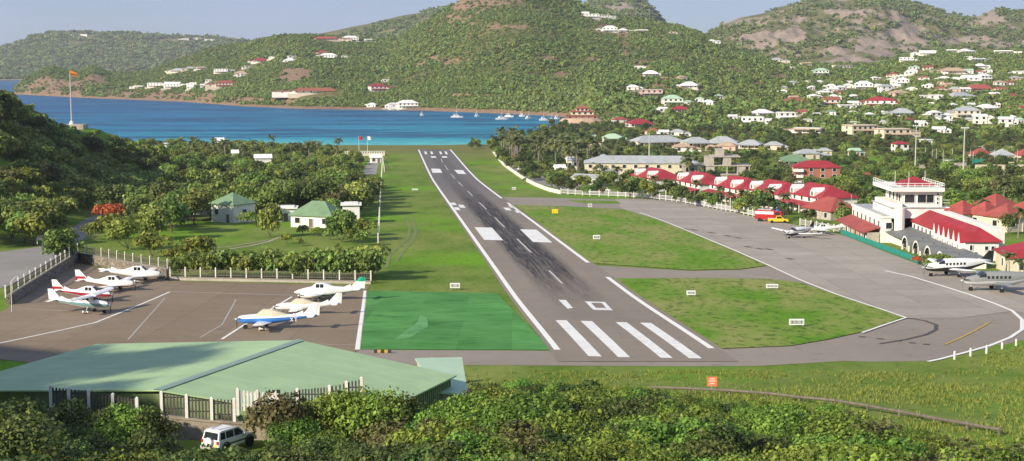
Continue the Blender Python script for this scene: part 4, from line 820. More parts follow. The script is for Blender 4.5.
# beach terrace with balustrade and flags
v = P(365, 155.5); o = thing('beach_terrace', 'cream beach terrace with white balustrade at the shore beside the runway end', 'terrace', v, .05); EXC.append((v.x, v.y, 14)); tw = 40 * v.y / F
MB().bx(-tw / 2, tw / 2, -3, 3, -1, 1.2).build('platform', 'cream_wall', o)
for i in range(17): MB().bx(-.2, .2, -3, -2.7, 1.2, 2.3).build('baluster', 'white_wall', o, loc=(-tw / 2 + .4 + i * (tw - .8) / 16, 0, 0))
MB().bx(-tw / 2, tw / 2, -3.1, -2.6, 2.302, 2.5).build('balustrade_rail', 'white_wall', o)
for px, m, lab in ((359, 'paint_red', 'flagpole with red flag on the beach terrace'), (367.5, 'paint_white', 'flagpole with white flag on the beach terrace')):
    q = at(px, 155, v.y); fo = thing('flagpole', lab, 'flagpole', (q.x, v.y, v.z + 1.2)); MB().tube((0, 0, 0), (0, 0, 9), .10, .06).build('pole', 'white_metal', fo)
    MB().loft([[(.1 + i * .35, .12 * math.sin(i * 1.3), 7.0 - .05 * i), (.1 + i * .35, .12 * math.sin(i * 1.3), 8.9 - .1 * i)] for i in range(6)], close=False).build('flag', m, fo)
# white fence along the runway strip
bay_fence('thin white post fence at the left edge of the runway strip', P(378, 243), P(382.5, 160), 0, 9, 'white_metal', False, psc=1.5, name='strip_fence')
bay_fence('low pale fence at the end of the beach lane', P(383, 160), P(384.5, 172), 0, 6, 'white_metal', True)
# ---- terminal, tower and neighbours
TZ = 11.2; o = thing('terminal_building', 'white terminal hall with red hipped roof and pointed gables beside the apron', 'terminal', (85.2, 268, TZ)); EXC += [(88, 280, 14), (88, 295, 14), (86, 310, 16), (80, 320, 12), (80, 262, 10), (80, 290, 10)]
MB().bx(0, 6.3, 0, 36, -1, 4.75).build('wall', 'white_wall', o)
rv = [(-.4, -.5, 4.75), (6.9, -.5, 4.75), (6.9, 36, 4.75), (-.4, 36, 4.75), (3.6, 3.2, 7.0), (3.6, 36, 7.0)]
MB().add(rv + [(x, y, z - .2) for x, y, z in rv[:4]], [(0, 1, 4), (1, 2, 5, 4), (2, 3, 5), (3, 0, 4, 5), (6, 7, 1, 0), (7, 8, 2, 1), (9, 6, 0, 3), (9, 8, 7, 6)]).build('roof', 'red_roof', o)
gm = MB().prism([(-1.45, 0), (1.45, 0), (1.3, .0), (0, 0)], 0, .01)
for i in range(6):
    yc = 1.8 + i * 3.2
    MB().add([(-.75, yc - .95, 1.8), (-.75, yc + .95, 1.8), (-.75, yc + .95, 4.2), (-.75, yc, 6.3), (-.75, yc - .95, 4.2), (.6, yc - .95, 1.8), (.6, yc + .95, 1.8), (.6, yc + .95, 4.2), (2.2, yc, 6.3), (.6, yc - .95, 4.2)],
        [(0, 4, 3, 2, 1), (0, 5, 9, 4), (2, 7, 6, 1)]).add([(-.75, yc + .95, 4.2), (-.75, yc, 6.3), (-.75, yc - .95, 4.2), (.6, yc + .95, 4.2), (2.2, yc, 6.3), (.6, yc - .95, 4.2)], [(2, 5, 4, 1), (1, 4, 3, 0)], 1).build('pointed_gable', ['white_wall', 'red_roof'], o)
    window(o, -.8, yc, 3.1, -math.pi / 2, 1.3, 1.5, 'grey_roof')
for i in range(5): window(o, -.03, 22.4 + i * 2.9, 3.2, -math.pi / 2, 1.2, 1.9)
for x_ in (1.0, 2.0): window(o, x_, -.03, 2.4, 0, .5, .5)
for x_ in (4.0, 5.2): window(o, x_, -.03, 3.4, 0, .6, .7)
window(o, 1.1, -.03, 3.5, 0, .5, .9)
MB().bx(6.95, 8.4, 3, 38, 3, 6.6).build('rear_parapet', 'white_wall', o)
o = thing('arrivals_wing', 'low wing with dark grey roof and arched openings along the green barrier', 'terminal', (80.4, 254, TZ))
MB().bx(.6, 4.4, .5, 51, -1, 2.3).build('wall', 'white_wall', o)
rv = [(-.6, 0, 2.3), (4.75, 0, 3.3), (4.75, 51.5, 3.3), (-.6, 51.5, 2.3)]; MB().add(rv + [(x, y, z - .2) for x, y, z in rv], [(0, 1, 2, 3), (7, 6, 5, 4), (0, 4, 5, 1), (1, 5, 6, 2), (2, 6, 7, 3), (3, 7, 4, 0)]).build('roof', 'dark_grey_roof', o)
for yc in (10, 18, 26, 34):     # barrel arched porches
    ring = lambda x_, r_: [(x_, yc + r_ * math.cos(t), .7 + r_ * math.sin(t) * 1.05) for t in np.linspace(0, math.pi, 11)]
    MB().loft([ring(-1.1, 2.5), ring(2.0, 2.5)], close=False).build('arch_roof', 'dark_grey_roof', o)
    MB().loft([ring(-1.1, 2.55), ring(-1.1, 2.2)], close=False).build('arch_rim', 'white_wall', o)
    MB().add(ring(-.4, 2.15), [tuple(range(11))]).build('arch_glazing', 'dark_glass', o)
    for s_ in (-1, 1): MB().box((-.9, yc + s_ * 2.35, .3), (.3, .3, 2.6)).build('column', 'white_wall', o)
    for k in (-.8, .8): MB().box((-.47, yc + k, 1.2), (.1, .12, 2.6)).build('mullion', 'white_wall', o)
o = thing('control_tower', 'white control tower with railed roof terrace and small red pyramid roof', 'control tower', (81.0, 305, 10.9))
MB().bx(0, 11.2, 0, 16, -1, 7.55).build('tower_base', 'white_wall', o)
MB().bx(-.25, 11.45, -.25, 16.2, 7.55, 7.75).build('floor_slab', 'grey_roof', o)
MB().bx(2.4, 11.0, 1.0, 14.5, 7.75, 11.1).build('cab', 'white_wall', o)
for x_, w_ in ((4.6, 2.1), (7.2, 1.8), (9.0, 1.5)): window(o, x_ - .6, .96, 9.5, 0, w_, 1.7)
for z_ in (8.6, 9.5, 10.4): window(o, 10.0, .96, z_, 0, .35, .5)
for y_ in (2.6, 4.6, 7.5, 10.5): window(o, 2.36, y_, 9.6, -math.pi / 2, 1.5, 1.6)
MB().bx(-.1, 11.1, -.3, 16.3, 11.1, 11.9).build('terrace_slab', 'white_wall', o)
for a, b_ in (((0, -.2), (11, -.2)), ((0, -.2), (0, 16.2)), ((11, -.2), (11, 16.2))):
    d = Vector(b_) - Vector(a); n = int(d.length / 1.5)
    for z_ in (12.4, 12.85): MB().tube((*a, z_), (*b_, z_), .06, n=6).build('rail', 'white_metal', o)
    for i in range(n + 1): q = Vector(a) + d * i / n; MB().tube((q.x, q.y, 11.9), (q.x, q.y, 12.85), .05, n=6).build('rail_post', 'white_metal', o)
roof_mb(6.2, 6.2, 12.3, 1.6, 'pyramid', .3).build('red_pyramid', 'red_roof', o, loc=(6.4, 6.5, 0))
MB().bx(3.8, 9.0, 4.0, 9.0, 11.85, 12.3).build('pyramid_base', 'white_wall', o)
for x_, y_, h_ in ((.6, .3, 3.6), (3.6, .5, 3.4), (8.6, 6, 3.2)): MB().tube((x_, y_, 11.9), (x_, y_, 11.9 + h_), .07, .04, 6).build('antenna', 'white_metal', o)
MB().bx(0, 2.2, -.1, 14.5, 7.76, 8.7).build('balcony_parapet', 'white_wall', o)
for z_ in (8.6, 9.2): MB().tube((11.2, 1, z_), (12.6, 1, z_), .05, n=6).build('side_balcony_rail', 'white_metal', o)
MB().bx(11.1, 12.6, .9, 3.4, 7.5, 7.7).build('side_balcony', 'white_wall', o)
MB().tube((1.5, -.9, -1), (1.5, -.9, 7.7), 1.1, 1.1, 12).build('stair_drum', 'white_wall', o)
o = thing('office_block', 'two storey white office block with a row of dark windows left of the tower', 'building', (79, 303, 10.6)); 
MB().bx(0, 8, 2, 29, -1, 5.7).build('wall', 'white_wall', o); MB().bx(-.2, 8, 1.8, 29.2, 5.7, 6.1).build('parapet', 'white_wall', o); MB().bx(.3, 7.8, 2.2, 28.8, 6.1, 6.18).build('roof', 'grey_roof', o)
for i in range(7): window(o, -.04, 4.2 + i * 3.8, 4.2, -math.pi / 2, 1.4, 1.5)
for x_ in (1.5, 4): window(o, x_, 1.96, 4.1, 0, 1.3, 1.3)
o = thing('customs_lodge', 'low grey lodge with pink awning roofs by the green barrier', 'building', (76.2, 306, 10.6)); 
MB().bx(0, 2.6, 0, 26, -1, 2.5).build('wall', 'raw_concrete', o)
for y0 in (.2, 13.2): roof_mb(12.6, 3.2, 2.5, 1.3, 'shed', .35).build('awning', 'faded_red_roof', o, loc=(1.0, y0 + 6.3, 0), rz=-math.pi / 2)
for i in range(6): window(o, -.05, 2 + i * 4.2, 1.1, -math.pi / 2, 1.6, 1.9, 'shutter_wood' if i % 2 else 'dark_glass')
MB().bx(-.1, 0, 9.2, 12.2, .2, 2.2).build('orange_counter', 'orange_paint', o)
bar = thing('green_barrier', 'long teal green barrier between apron and terminal', 'barrier', (75.2, 252, 0))
for i in range(24):
    y_ = i * 3.1; zz = float(zp(252 + y_)); MB().bx(-.06, .06, 0, 2.95, 0, 1.05).build('barrier_panel', 'teal_panel', bar, loc=(0, y_, zz + .05)); MB().bx(-.09, .09, -.12, .0, 0, 1.2).build('barrier_post', 'teal_panel', bar, loc=(0, y_, zz))
house('hangar_office', 'pale building with red hipped roof at the right edge by the grey aircraft', 'building', 96.5, 250, 12.5, -.1, 20, 11, 3.4, 'hip', 'red_roof', 'cream_wall', 2.6, 5, 1, below=2)
pg = thing('pergola', 'row of pale columns with beam before the building at the right edge', 'pergola', (87, 241.5, 12.7), -.1)
for i in range(6): MB().box((i * 2.2, 0, 1.2), (.3, .3, 3.0)).build('column', 'white_wall', pg)
MB().bx(-.4, 11.6, -.2, .2, 2.7, 2.95).build('beam', 'white_wall', pg)
house('fire_hall', 'white building with red roof and yellow fascia behind the control tower', 'building', 96, 352, 9.3, .5, 14, 9, 4.6, 'hip', 'red_roof', 'white_wall', 2.8, 3, 1)
for i, (px, py, wp) in enumerate(((967, 228, 24), (990, 229, 22), (1012, 232, 26), (1000, 219, 24), (1035, 226, 26))):
    v = P(px, py); W = wp * v.y / F * 1.25; house('car_rental_hut', f"faded red pyramid roof building behind the terminal, {ORD[i]} of the cluster", 'building', v.x, v.y + 4, v.z, .5, W, W, 3.4, 'pyramid', 'faded_red_roof', 'cream_wall', 3.0, 2, 1, group='pyramid roofs behind the terminal')
# fire station kiosk by the fence
house('fire_station', 'small grey fire station with broad red orange hipped roof near the red truck', 'building', 83.5, 374, 8.8, -1.2, 13, 9, 2.7, 'hip', 'faded_red_roof', 'raw_concrete', 3.0, 3, 1)
# ---- row of shops with red roofs
SD = Vector((.28, -.96)).normalized()
SH = [(635, 190.0), (678, 195.5), (716, 201.5), (752, 207), (793, 211.5)]
for i, q in enumerate(SH):
    v = P(*q); rz = math.atan2(SD.y, SD.x); L = 22; Dp = 11
    o = thing('shop_building', f"white shop building with red hipped roof and dormers, {ORD[i]} of the row from the left", 'shop', (v.x + 8.2 * .96, v.y + 8.2 * .28, v.z), rz, 'row of red roofed shops'); EXC += [(v.x + 5, v.y, 13), (v.x + 9, v.y - 9, 9), (v.x + 4, v.y + 9, 9)]
    MB().bx(-L / 2, L / 2, -Dp / 2, Dp / 2, -1.5, 4.6).build('wall', 'white_wall', o); roof_mb(L, Dp, 4.6, 3.0, 'hip', .5).build('roof', 'red_roof', o)
    roof_mb(L, 2.6, 2.4, .6, 'shed', .2).build('veranda_roof', 'red_roof', o, loc=(0, -Dp / 2 - 1.5, 0))
    for k in range(5): window(o, -L / 2 + 2.4 + k * (L - 4.8) / 4, -Dp / 2 - .04, 3.75, 0, 1.2, 1.0)
    for k in range(7): MB().box((0, 0, .9), (.22, .22, 3.2)).build('veranda_post', 'white_wall', o, loc=(-L / 2 + .6 + k * (L - 1.2) / 6, -Dp / 2 - 2.7, 0))
    for k in range(6): window(o, -L / 2 + 2 + k * (L - 4) / 5, -Dp / 2 - .04, 1.2, 0, 2.0 if k % 2 else 1.2, 2.2, 'shutter_wood' if k % 2 else 'dark_glass', 'shop_window' if k % 2 == 0 else 'door')
    for k in range(3): window(o, L / 2 + .04, -3.5 + k * 3.5, 1.8, math.pi / 2, 1.3, 1.6)
    for k in (-.27, .27):
        dm = MB().add([(-1.2, -.2, 0), (1.2, -.2, 0), (1.2, -.2, 1.4), (0, -.2, 2.5), (-1.2, -.2, 1.4), (-1.2, 3.0, 1.4), (1.2, 3.0, 1.4), (0, 3.6, 2.5)], [(0, 1, 2, 3, 4), (0, 4, 5), (1, 6, 2), (2, 6, 7, 3), (4, 3, 7, 5)]).build('dormer', 'white_wall', o, loc=(k * L, -Dp / 2 + .1, 4.6))
        window(dm, 0, -.24, .9, 0, .9, 1.1, 'shutter_wood', frame=False)
MB().bx(-5, 5, -.1, .1, 0, 2.2).build('turquoise_hoarding', 'paint_sky', None, loc=P(640, 191.5) + Vector((1.2, 0, 0)), rz=math.atan2(SD.y, SD.x), label='bright turquoise panel under the veranda of the leftmost red roofed shop', cat='hoarding')
# ---- commercial blocks behind the shops
v = P(642, 178); house('grey_commercial_block', 'long pale block with grey hipped roof behind the leftmost shops', 'building', v.x, v.y + 6, v.z, -.06, 46, 14, 6.2, 'hip', 'grey_roof', 'cream_wall', 2.6, 10, 2, below=2)
v = P(662, 176); o = MB(); 
v = P(718, 184); o = thing('unfinished_block', 'bare concrete unfinished building with open floors behind the shops', 'building', v + Vector((0, 8, 0)), -.05); EXC += [(v.x, v.y + 8, 15)]
for x0, x1, z0, z1 in ((-13, 13, 3.2, 3.6), (-13, 13, 6.6, 7.0), (-2, 9, 10.0, 10.4)): MB().bx(x0, x1, -5.5, 5.5, z0, z1).build('floor_slab', 'raw_concrete', o)
for x0, x1, z0, z1 in ((-12.5, -7, 3.6, 6.6), (-4, -1, 3.6, 10.0), (2.5, 5.5, 7.0, 10.0), (8, 11, 3.6, 6.6), (-12, -3, -1, 3.2), (1, 4, -1, 3.2)): MB().bx(x0, x1, -5.2, 5.0, z0, z1).build('wall_block', 'raw_concrete', o)
for x_ in (-6, -1, 4, 8, 12.4):
    MB().box((x_ - .2, -5.1, 1.6), (.5, .5, 3.2)).build('column', 'raw_concrete', o); MB().box((x_, -5.1, 5.1), (.45, .45, 3.0)).build('column', 'raw_concrete', o)
for x_ in (-11, -9): window(o, x_, -5.26, 5.2, 0, 1.1, 1.4, frame=False)
MB().bx(0, 3, -3, 3, 10.4, 13).build('stair_tower', 'raw_concrete', o)
v = P(813, 186); house('red_brick_house', 'three storey red brick house with long red roof and white balconies', 'building', v.x + 3, v.y + 10, v.z, -.12, 17, 10, 6.6, 'hip', 'red_roof', 'brick_red_wall', 2.2, 4, 3, below=2)
for k in range(3): MB().bx(-.1, 3.6, -1.6, .2, -.1, .9).build('white_balcony', 'white_wall', bpy.data.objects['red_brick_house'], loc=(-8.6, -5, .6 + k * 2.2))
for i, (px, py, wp, h_, rc, lab) in enumerate(((590, 186, 30, 3.0, 'grey_roof', 'long white shed with grey roof by the car park'), (560, 176, 9, 3.4, 'white_roof', 'white kiosk at the bend of the shop road'), (572, 170, 9, 4.5, 'white_roof', 'narrow white gabled house among trees by the shop road'), (610, 181, 16, 3.2, 'grey_roof', 'pale flat roofed store left of the shops'))):
    v = P(px, py); W = wp * v.y / F; house('roadside_store', lab, 'building', v.x, v.y + 4, v.z, -.5 if i == 0 else .1, W, 7, h_, 'gable', rc, 'white_wall', 1.2, 3, 1)
# ---- sports ground behind the tower: court walls, restaurant
for i, (px, py, wp, rc) in enumerate(((984, 162, 17, 'f'), (1006, 163, 18, 'g'), (1028, 163, 14, 'f'))): v = P(px, py); house('restaurant_pavilion', f"open pavilion with {ROOFS[rc][1]} pyramid roof beside the sports court, {ORD[i]} from the left", 'pavilion', v.x, v.y + 6, v.z, .1, wp * v.y / F, 9, 3.6, 'pyramid', ROOFS[rc][0], 'cream_wall', 3.0, 3, 1, group='restaurant pavilions')
for px, py, wp, m, lab in ((977, 166, 14, 'teal_panel', 'teal green windbreak wall of the sports court'), (924, 168, 14, 'raw_concrete', 'low concrete wall behind the tower'), (955, 170, 22, 'raw_concrete', 'pale concrete stand beside the tall light mast'), (1000, 172, 50, 'cream_wall', 'long cream wall under the restaurant pavilions'), (995, 152, 34, 'grey_roof', 'long blue grey shed roof behind the pavilions')):
    v = P(px, py); W = wp * v.y / F; MB().bx(-W / 2, W / 2, -.3, .3, -1, 3.0).bx(-W / 2 - .1, W / 2 + .1, -.4, .4, 3.002, 3.2).build('court_wall', m, None, loc=v, label=lab, cat='wall')
for i, (px, py, wp, m) in enumerate(((919, 164, 4, 'paint_white'), (948, 165, 8, 'paint_white'), (957, 165, 8, 'paint_white'), (966, 165, 5, 'paint_white'))):
    v = P(px, py); W = wp * v.y / F; b_ = MB().bx(-W / 2, W / 2, -1.2, 1.2, .3, 2.4).bx(-W / 2 + .2, W / 2 - .2, -1.1, 1.1, 0, .3); b_.build('white_container', m, None, loc=v, label=f'white storage container on the sports ground, {ORD[i]} from the left', cat='container', group='containers on the sports ground')
def mast(label, px, py, top, r=.18, head=True, name='light_mast', m='pole_grey'):
    v = P(px, py); zt = at(px, top, v.y).z - v.z; o_ = thing(name, label, 'mast', v)
    MB().tube((0, 0, -.5), (0, 0, zt), r, r * .6, 8).build('pole', m, o_)
    if head:
        MB().bx(-1.6, 1.6, -.15, .15, zt - .3, zt - .1).build('crossbar', m, o_)
        for k in range(4): MB().box((-1.3 + k * .87, -.2, zt + .15), (.55, .3, .45)).build('floodlight', 'white_metal', o_)
    return o_
mast('tall floodlight mast behind the tower, left of the court', 915, 172, 126, .32); mast('tallest floodlight mast right of the control tower', 963, 178, 128, .34)
for i, (px, py, top) in enumerate(((925, 164, 147), (932, 165, 149), (936, 165, 149), (943, 164, 150), (952, 163, 148), (970, 163, 149), (973, 164, 152), (994, 166, 149), (1003, 166, 150), (1017, 166, 149))): mast(f'short court light pole, {ORD[i]} from the left beside the sports ground', px, py, top, .16, False)
mast('tall bare grey pole above the shops', 649, 172, 133, .36, False, 'grey_pole'); mast('white street pole left of the red brick house', 786, 186, 170, .1, False, 'street_pole'); mast('thin pole at the fire station', 817, 214, 197, .08, False, 'street_pole'); mast('thin pole in the trees right of the red brick house', 851, 214, 194, .08, False, 'street_pole'); mast('slim lamp pole by the building at the right edge', 1013, 268, 244, .08, False, 'street_pole')
# ------------------------------------------------------------------ aircraft
def ring(x, zc, hw, hh, n=16, pw=2.4):
    out = []
    for i in range(n):
        a = 2 * math.pi * (i + .5) / n; c, s = math.cos(a), math.sin(a)
        out.append((x, hw * math.copysign(abs(c) ** (2 / pw), c), zc + hh * math.copysign(abs(s) ** (2 / pw), s)))
    return out
def wing_mb(root, tip, c0, c1, th0, th1, sweep, n=2):
    """aerofoil plank from root point to tip point; chord along x"""
    def sec(p, c, th, off): 
        prof = [(0, 0), (.06, .45), (.3, 1), (.65, .7), (1, .06), (1, -.06), (.6, -.35), (.25, -.5), (.05, -.3)]
        up = Vector((0, 0, 1)) if abs(tip[2] - root[2]) < abs(tip[1] - root[1]) else Vector((0, 1, 0))
        return [tuple(Vector((p[0] + off - c * a, p[1], p[2])) + up * th * b_) for a, b_ in prof]
    return MB().loft([sec(root, c0, th0, 0), sec(tip, c1, th1, -sweep)])
def aircraft(label, px, py, head, L=8.0, span=10.5, top='paint_white', low='paint_white', band='paint_white', fin='paint_white', high=False, twin=False, ttail=False, cover=False, turbo=False, group=None, name='light_aircraft', gear='paint_white', split=(5, 9), finlow=None, finh=1.3):
    v = P(px, py); o = thing(name, label, 'aircraft', v, math.atan2(head[1], head[0]), group); k = L / 8.0; hz_ = (1.0 if not high else 1.1) * (k if not turbo else k * 1.08); X0 = L * .5
    if turbo: st = [(0, 0, .14, .14), (.25, 0, .36, .36), (1.0, .02, .46, .48), (1.7, .12, .56, .62), (2.3, .2, .62, .72), (4.6, .2, .62, .72), (5.6, .28, .5, .58), (6.8, .42, .26, .34), (7.9, .55, .08, .14)]
    elif twin: st = [(0, -.12, .08, .07), (.4, -.08, .3, .24), (1.3, 0, .5, .42), (2.1, .05, .6, .56), (3.9, .08, .6, .58), (5.0, .14, .44, .46), (6.6, .24, .2, .25), (7.9, .32, .06, .12)]
    else: st = [(0, .02, .16, .16), (.22, .02, .36, .34), (1.1, .04, .5, .44), (2.0, .05, .56, .5), (3.4, .08, .54, .5), (4.9, .16, .36, .36), (6.5, .28, .19, .22), (7.9, .36, .06, .13)]
    rings = [ring(X0 - x * k, hz_ + z * k, hw * k, hh * k) for x, z, hw, hh in st]
    def mf(i, q):            # lower shells, side band, upper shells
        a = (q + 1) % 16 / 16 * 2 * math.pi; s = math.sin(a); return 1 if s < (-.12 if turbo else -.45) else (2 if s < .05 else 0)
    MB().loft(rings, mfun=mf).build('fuselage', [top, low, band], o, True)
    if not turbo:            # cabin
        cs = [(1.75, .40, .46, .40), (2.5, .98, .36, .48), (3.5, 1.0, .36, .48), (4.9, .5, .22, .28)]
        R_ = [[(X0 - x * k, -bw * k, hz_ + .3 * k), (X0 - x * k, -tw * k, hz_ + zt * k), (X0 - x * k, tw * k, hz_ + zt * k), (X0 - x * k, bw * k, hz_ + .3 * k)] for x, zt, tw, bw in cs]
        MB().loft(R_).build('cabin', 'cloth_cream' if cover else top, o)
        if not cover:
            w1 = [Vector(R_[0][1]) * .9 + Vector(R_[1][1]) * .1, Vector(R_[0][2]) * .9 + Vector(R_[1][2]) * .1, Vector(R_[1][2]) * .93 + Vector(R_[0][2]) * .07, Vector(R_[1][1]) * .93 + Vector(R_[0][1]) * .07]
            MB().add([p + Vector((.02, 0, .02)) for p in w1], [(0, 1, 2, 3)]).build('windscreen', 'dark_glass', o)
            for s_ in (0, 3):
                sg = -1 if s_ == 0 else 1; tp_ = 1 if s_ == 0 else 2
                for a, b_ in ((.06, .46), (.54, .94)):
                    B1, B2, T1, T2 = Vector(R_[1][s_]), Vector(R_[2][s_]), Vector(R_[1][tp_]), Vector(R_[2][tp_])
                    pt = lambda t, u: (B1 + (B2 - B1) * t) * (1 - u) + (T1 + (T2 - T1) * t) * u + Vector((0, sg * .02, .005))
                    MB().add([pt(a, .28), pt(b_, .28), pt(b_, .86), pt(a, .86)], [(0, 1, 2, 3)] if sg < 0 else [(3, 2, 1, 0)]).build('side_window', 'dark_glass', o)
    else:
        for sg in (-1, 1):
            for i in range(6): x = X0 - (2.3 + i * .42) * k; MB().box((x, sg * .615 * k, hz_ + .38 * k), (.24 * k, .03, .26 * k)).build('cabin_window', 'dark_glass', o)
        MB().add([(X0 - 1.25 * k, -.38 * k, hz_ + .56 * k), (X0 - 1.25 * k, .38 * k, hz_ + .56 * k), (X0 - 1.95 * k, .42 * k, hz_ + .92 * k), (X0 - 1.95 * k, -.42 * k, hz_ + .92 * k)], [(0, 1, 2, 3)]).build('windscreen', 'dark_glass', o)
        for sg in (-1, 1): MB().add([(X0 - 1.35 * k, sg * .52 * k, hz_ + .4 * k), (X0 - 2.1 * k, sg * .615 * k, hz_ + .42 * k), (X0 - 2.05 * k, sg * .5 * k, hz_ + .8 * k), (X0 - 1.5 * k, sg * .44 * k, hz_ + .62 * k)], [(0, 1, 2, 3)]).build('cockpit_window', 'dark_glass', o)
    wz = hz_ + (.98 * k if high else -.28 * k); wx = X0 - (1.9 if not turbo else 2.6) * k; c0 = 1.55 * k
    for sg in (-1, 1):
        dih = span * (.015 if high else .05)
        wing_mb((wx, sg * .3 * k, wz), (wx, sg * span / 2, wz + dih), c0, c0 * .66, .17 * k, .09 * k, .15 * k).build('wing', top, o, False)
        if high: MB().tube((wx - .5 * k, sg * .5 * k, hz_ - .3 * k), (wx - .5 * k, sg * span * .27, wz), .05, n=6).build('wing_strut', top, o)
        if twin or turbo and False:
            ny = sg * 1.75 * k; nc = wz + .08 * k
            MB().loft([ring(wx + x * k, nc, r_ * k, r_ * k, 12, 2) for x, r_ in ((.95, .1), (.8, .24), (.2, .32), (-.6, .3), (-1.5, .08))][::-1]).build('engine_nacelle', top, o, True).location = (0, ny, 0)
            pr = thing_part('propeller', o, (wx + 1.0 * k, ny, nc)); blades(pr, .95 * k, k)
    tx = X0 - 6.75 * k; tz = hz_ + .38 * k; fh = finh * k; tx += .35 * k
    wing_mb((tx, 0, tz), (tx, 0, tz + fh), 1.75 * k, .66 * k, .07 * k, .05 * k, 1.2 * k).build('fin', fin, o)
    if finlow: wing_mb((tx - .05, 0, tz - .12), (tx - .05, 0, tz + fh * .33), 1.75 * k, 1.35 * k, .09 * k, .085 * k, .42 * k).build('fin_stripe', finlow, o)
    MB().add([(tx + 1.2 * k, 0, tz - .08 * k), (tx - .1 * k, 0, tz + .5 * k), (tx - .3 * k, .03, tz - .1 * k), (tx - .3 * k, -.03, tz - .1 * k)], [(0, 1, 2), (0, 3, 1), (1, 3, 2)]).build('dorsal_fillet', fin if not turbo else top, o)
    hz2 = tz + fh if ttail else tz + .02 * k; hx = tx - (.8 * k if ttail else .5 * k)
    for sg in (-1, 1): wing_mb((hx, sg * .05, hz2), (hx, sg * span * .17, hz2), .85 * k, .6 * k, .06 * k, .05 * k, .15 * k).build('tailplane', fin if ttail else top, o)
    if not twin: pr = thing_part('propeller', o, (X0 + .1, 0, hz_ + (.02 if not turbo else 0) * k)); blades(pr, 1.0 * k, k)
    gx = wx - .75 * k
    for x, y in ((gx, -1.45 * k), (gx, 1.45 * k), (X0 - .75 * k, 0)):
        if high and y: y *= .75
        g = MB().tube((0, 0, .22 * k), (0 if not (high and y) else 0, 0 if not (high and y) else -y * .55, (wz if not high else hz_ - .3 * k) if y else hz_ - .3 * k), .055, n=6).build('landing_gear', gear, o, loc=(x, y, 0))
        MB().tube((0, -.09, .23 * k), (0, .09, .23 * k), .23 * k, n=14).build('wheel', 'tyre', g)
        if y and not turbo: MB().loft([ring(dx * k, .30 * k, r_ * k, .12 * k, 10, 2) for dx, r_ in ((.36, .02), (.2, .075), (0, .09), (-.4, .02))]).build('wheel_fairing', top, g)
    return o
def thing_part(name, par, loc): return link(name, None, par, loc)
def blades(pr, r, k):
    MB().loft([ring(x * k, 0, r_ * k, r_ * k, 10, 2) for x, r_ in ((.28, .02), (.15, .1), (0, .15), (-.1, .15))]).build('spinner', 'grey_metal', pr, True)
    for i in range(3):
        a = .5 + i * 2.0944; d = Vector((0, math.cos(a), math.sin(a))); n = Vector((0, -d.z, d.y))
        MB().add([Vector((.03, 0, 0)) + d * .1 + n * .05, Vector((-.03, 0, 0)) + d * .1 - n * .05, Vector((-.01, 0, 0)) + d * r - n * .05 * k, Vector((.03, 0, 0)) + d * r + n * .06 * k, Vector((.0, 0, 0)) + d * r * .55 - n * .1 * k, Vector((.05, 0, 0)) + d * r * .55 + n * .09 * k], [(0, 1, 4, 5), (5, 4, 2, 3)]).build('blade', 'dark_metal', pr)
GL = 'small aircraft on the parking apron'; GT = 'aircraft by the terminal'
aircraft('white high wing aircraft with grey teal stripe, nearest of the left group', 80, 312.5, (1, -.24), 9.2, 11.5, low='paint_white', band='paint_stripe', high=True, group=GL)
aircraft('white and red low wing aircraft parked behind the teal striped one', 83, 301.5, (1, -.22), 9.4, 10.5, band='paint_burgundy', low='paint_white', fin='paint_white', finlow='paint_burgundy', group=GL)
aircraft('white low wing aircraft with burgundy belly near the stone wall', 106, 290.5, (1, -.16), 9.6, 10.5, low='paint_burgundy', finlow='paint_burgundy', group=GL)
aircraft('long slim white aircraft parked against the rubble stone wall', 131, 281.5, (1, -.12), 10.5, 11, high=False, low='paint_white', group=GL, finh=.25)
aircraft('blue and white low wing aircraft with cream cockpit cover', 278, 329, (-1, -.03), 10.2, 10.0, low='paint_sky', band='paint_sky', cover=True, group=GL)
bl = bpy.data.objects['light_aircraft.004']
for nm_, qs in (('registration_letter', [[(0, 0), (.1, 0), (.42, .5), (.32, .5)], [(.32, 0), (.42, 0), (.1, .5), (0, .5)]]), ('registration_letter', [[(.55, .42), (.95, .42), (.95, .5), (.55, .5)], [(.7, 0), (.8, 0), (.8, .42), (.7, .42)]])):
    mb = MB()
    for q in qs: mb.add([(-1.6 - x_, .43 + .003 * qs.index(q), 1.06 + z_) for x_, z_ in q], [(0, 1, 2, 3)])
    mb.build(nm_, 'paint_white', bl)
aircraft('all white low wing aircraft with covered cockpit between two others', 308, 314.5, (-1, -.05), 8.9, 10.0, cover=True, group=GL)
aircraft('white twin engine aircraft with green tail and belly', 329, 300, (-1, .03), 10.4, 11.5, low='paint_green', finlow=None, fin='paint_white', twin=True, group=GL)
o = bpy.data.objects['light_aircraft.006']; k = 10.4 / 8
wing_mb((5.2 - 6.4 * k - .74 * k, 0, 1.38 * k + .82 * k), (5.2 - 6.4 * k - 1.2 * k, 0, 1.38 * k + 1.32 * k), 1.06 * k, .67 * k, .085 * k, .065 * k, .0).build('green_fin_tip', 'paint_green', o)
aircraft('white commuter aircraft with black belly and black tail by the planter', 958, 276, (-1, -.20), 12.4, 15.0, low='paint_black', band='paint_white', fin='paint_black', turbo=True, group=GT, name='commuter_aircraft')
aircraft('grey turboprop aircraft at the right edge of the apron', 1003, 291, (-1, -.02), 12.6, 15.5, top='paint_grey', low='paint_silver', band='paint_grey', fin='paint_grey', turbo=True, group=GT, name='commuter_aircraft')
aircraft('white aircraft with dark tail facing the runway near the fire station', 800, 237.5, (-.75, -.66), 9.5, 14.0, low='paint_black', fin='paint_black', turbo=True, group=GT, name='commuter_aircraft')
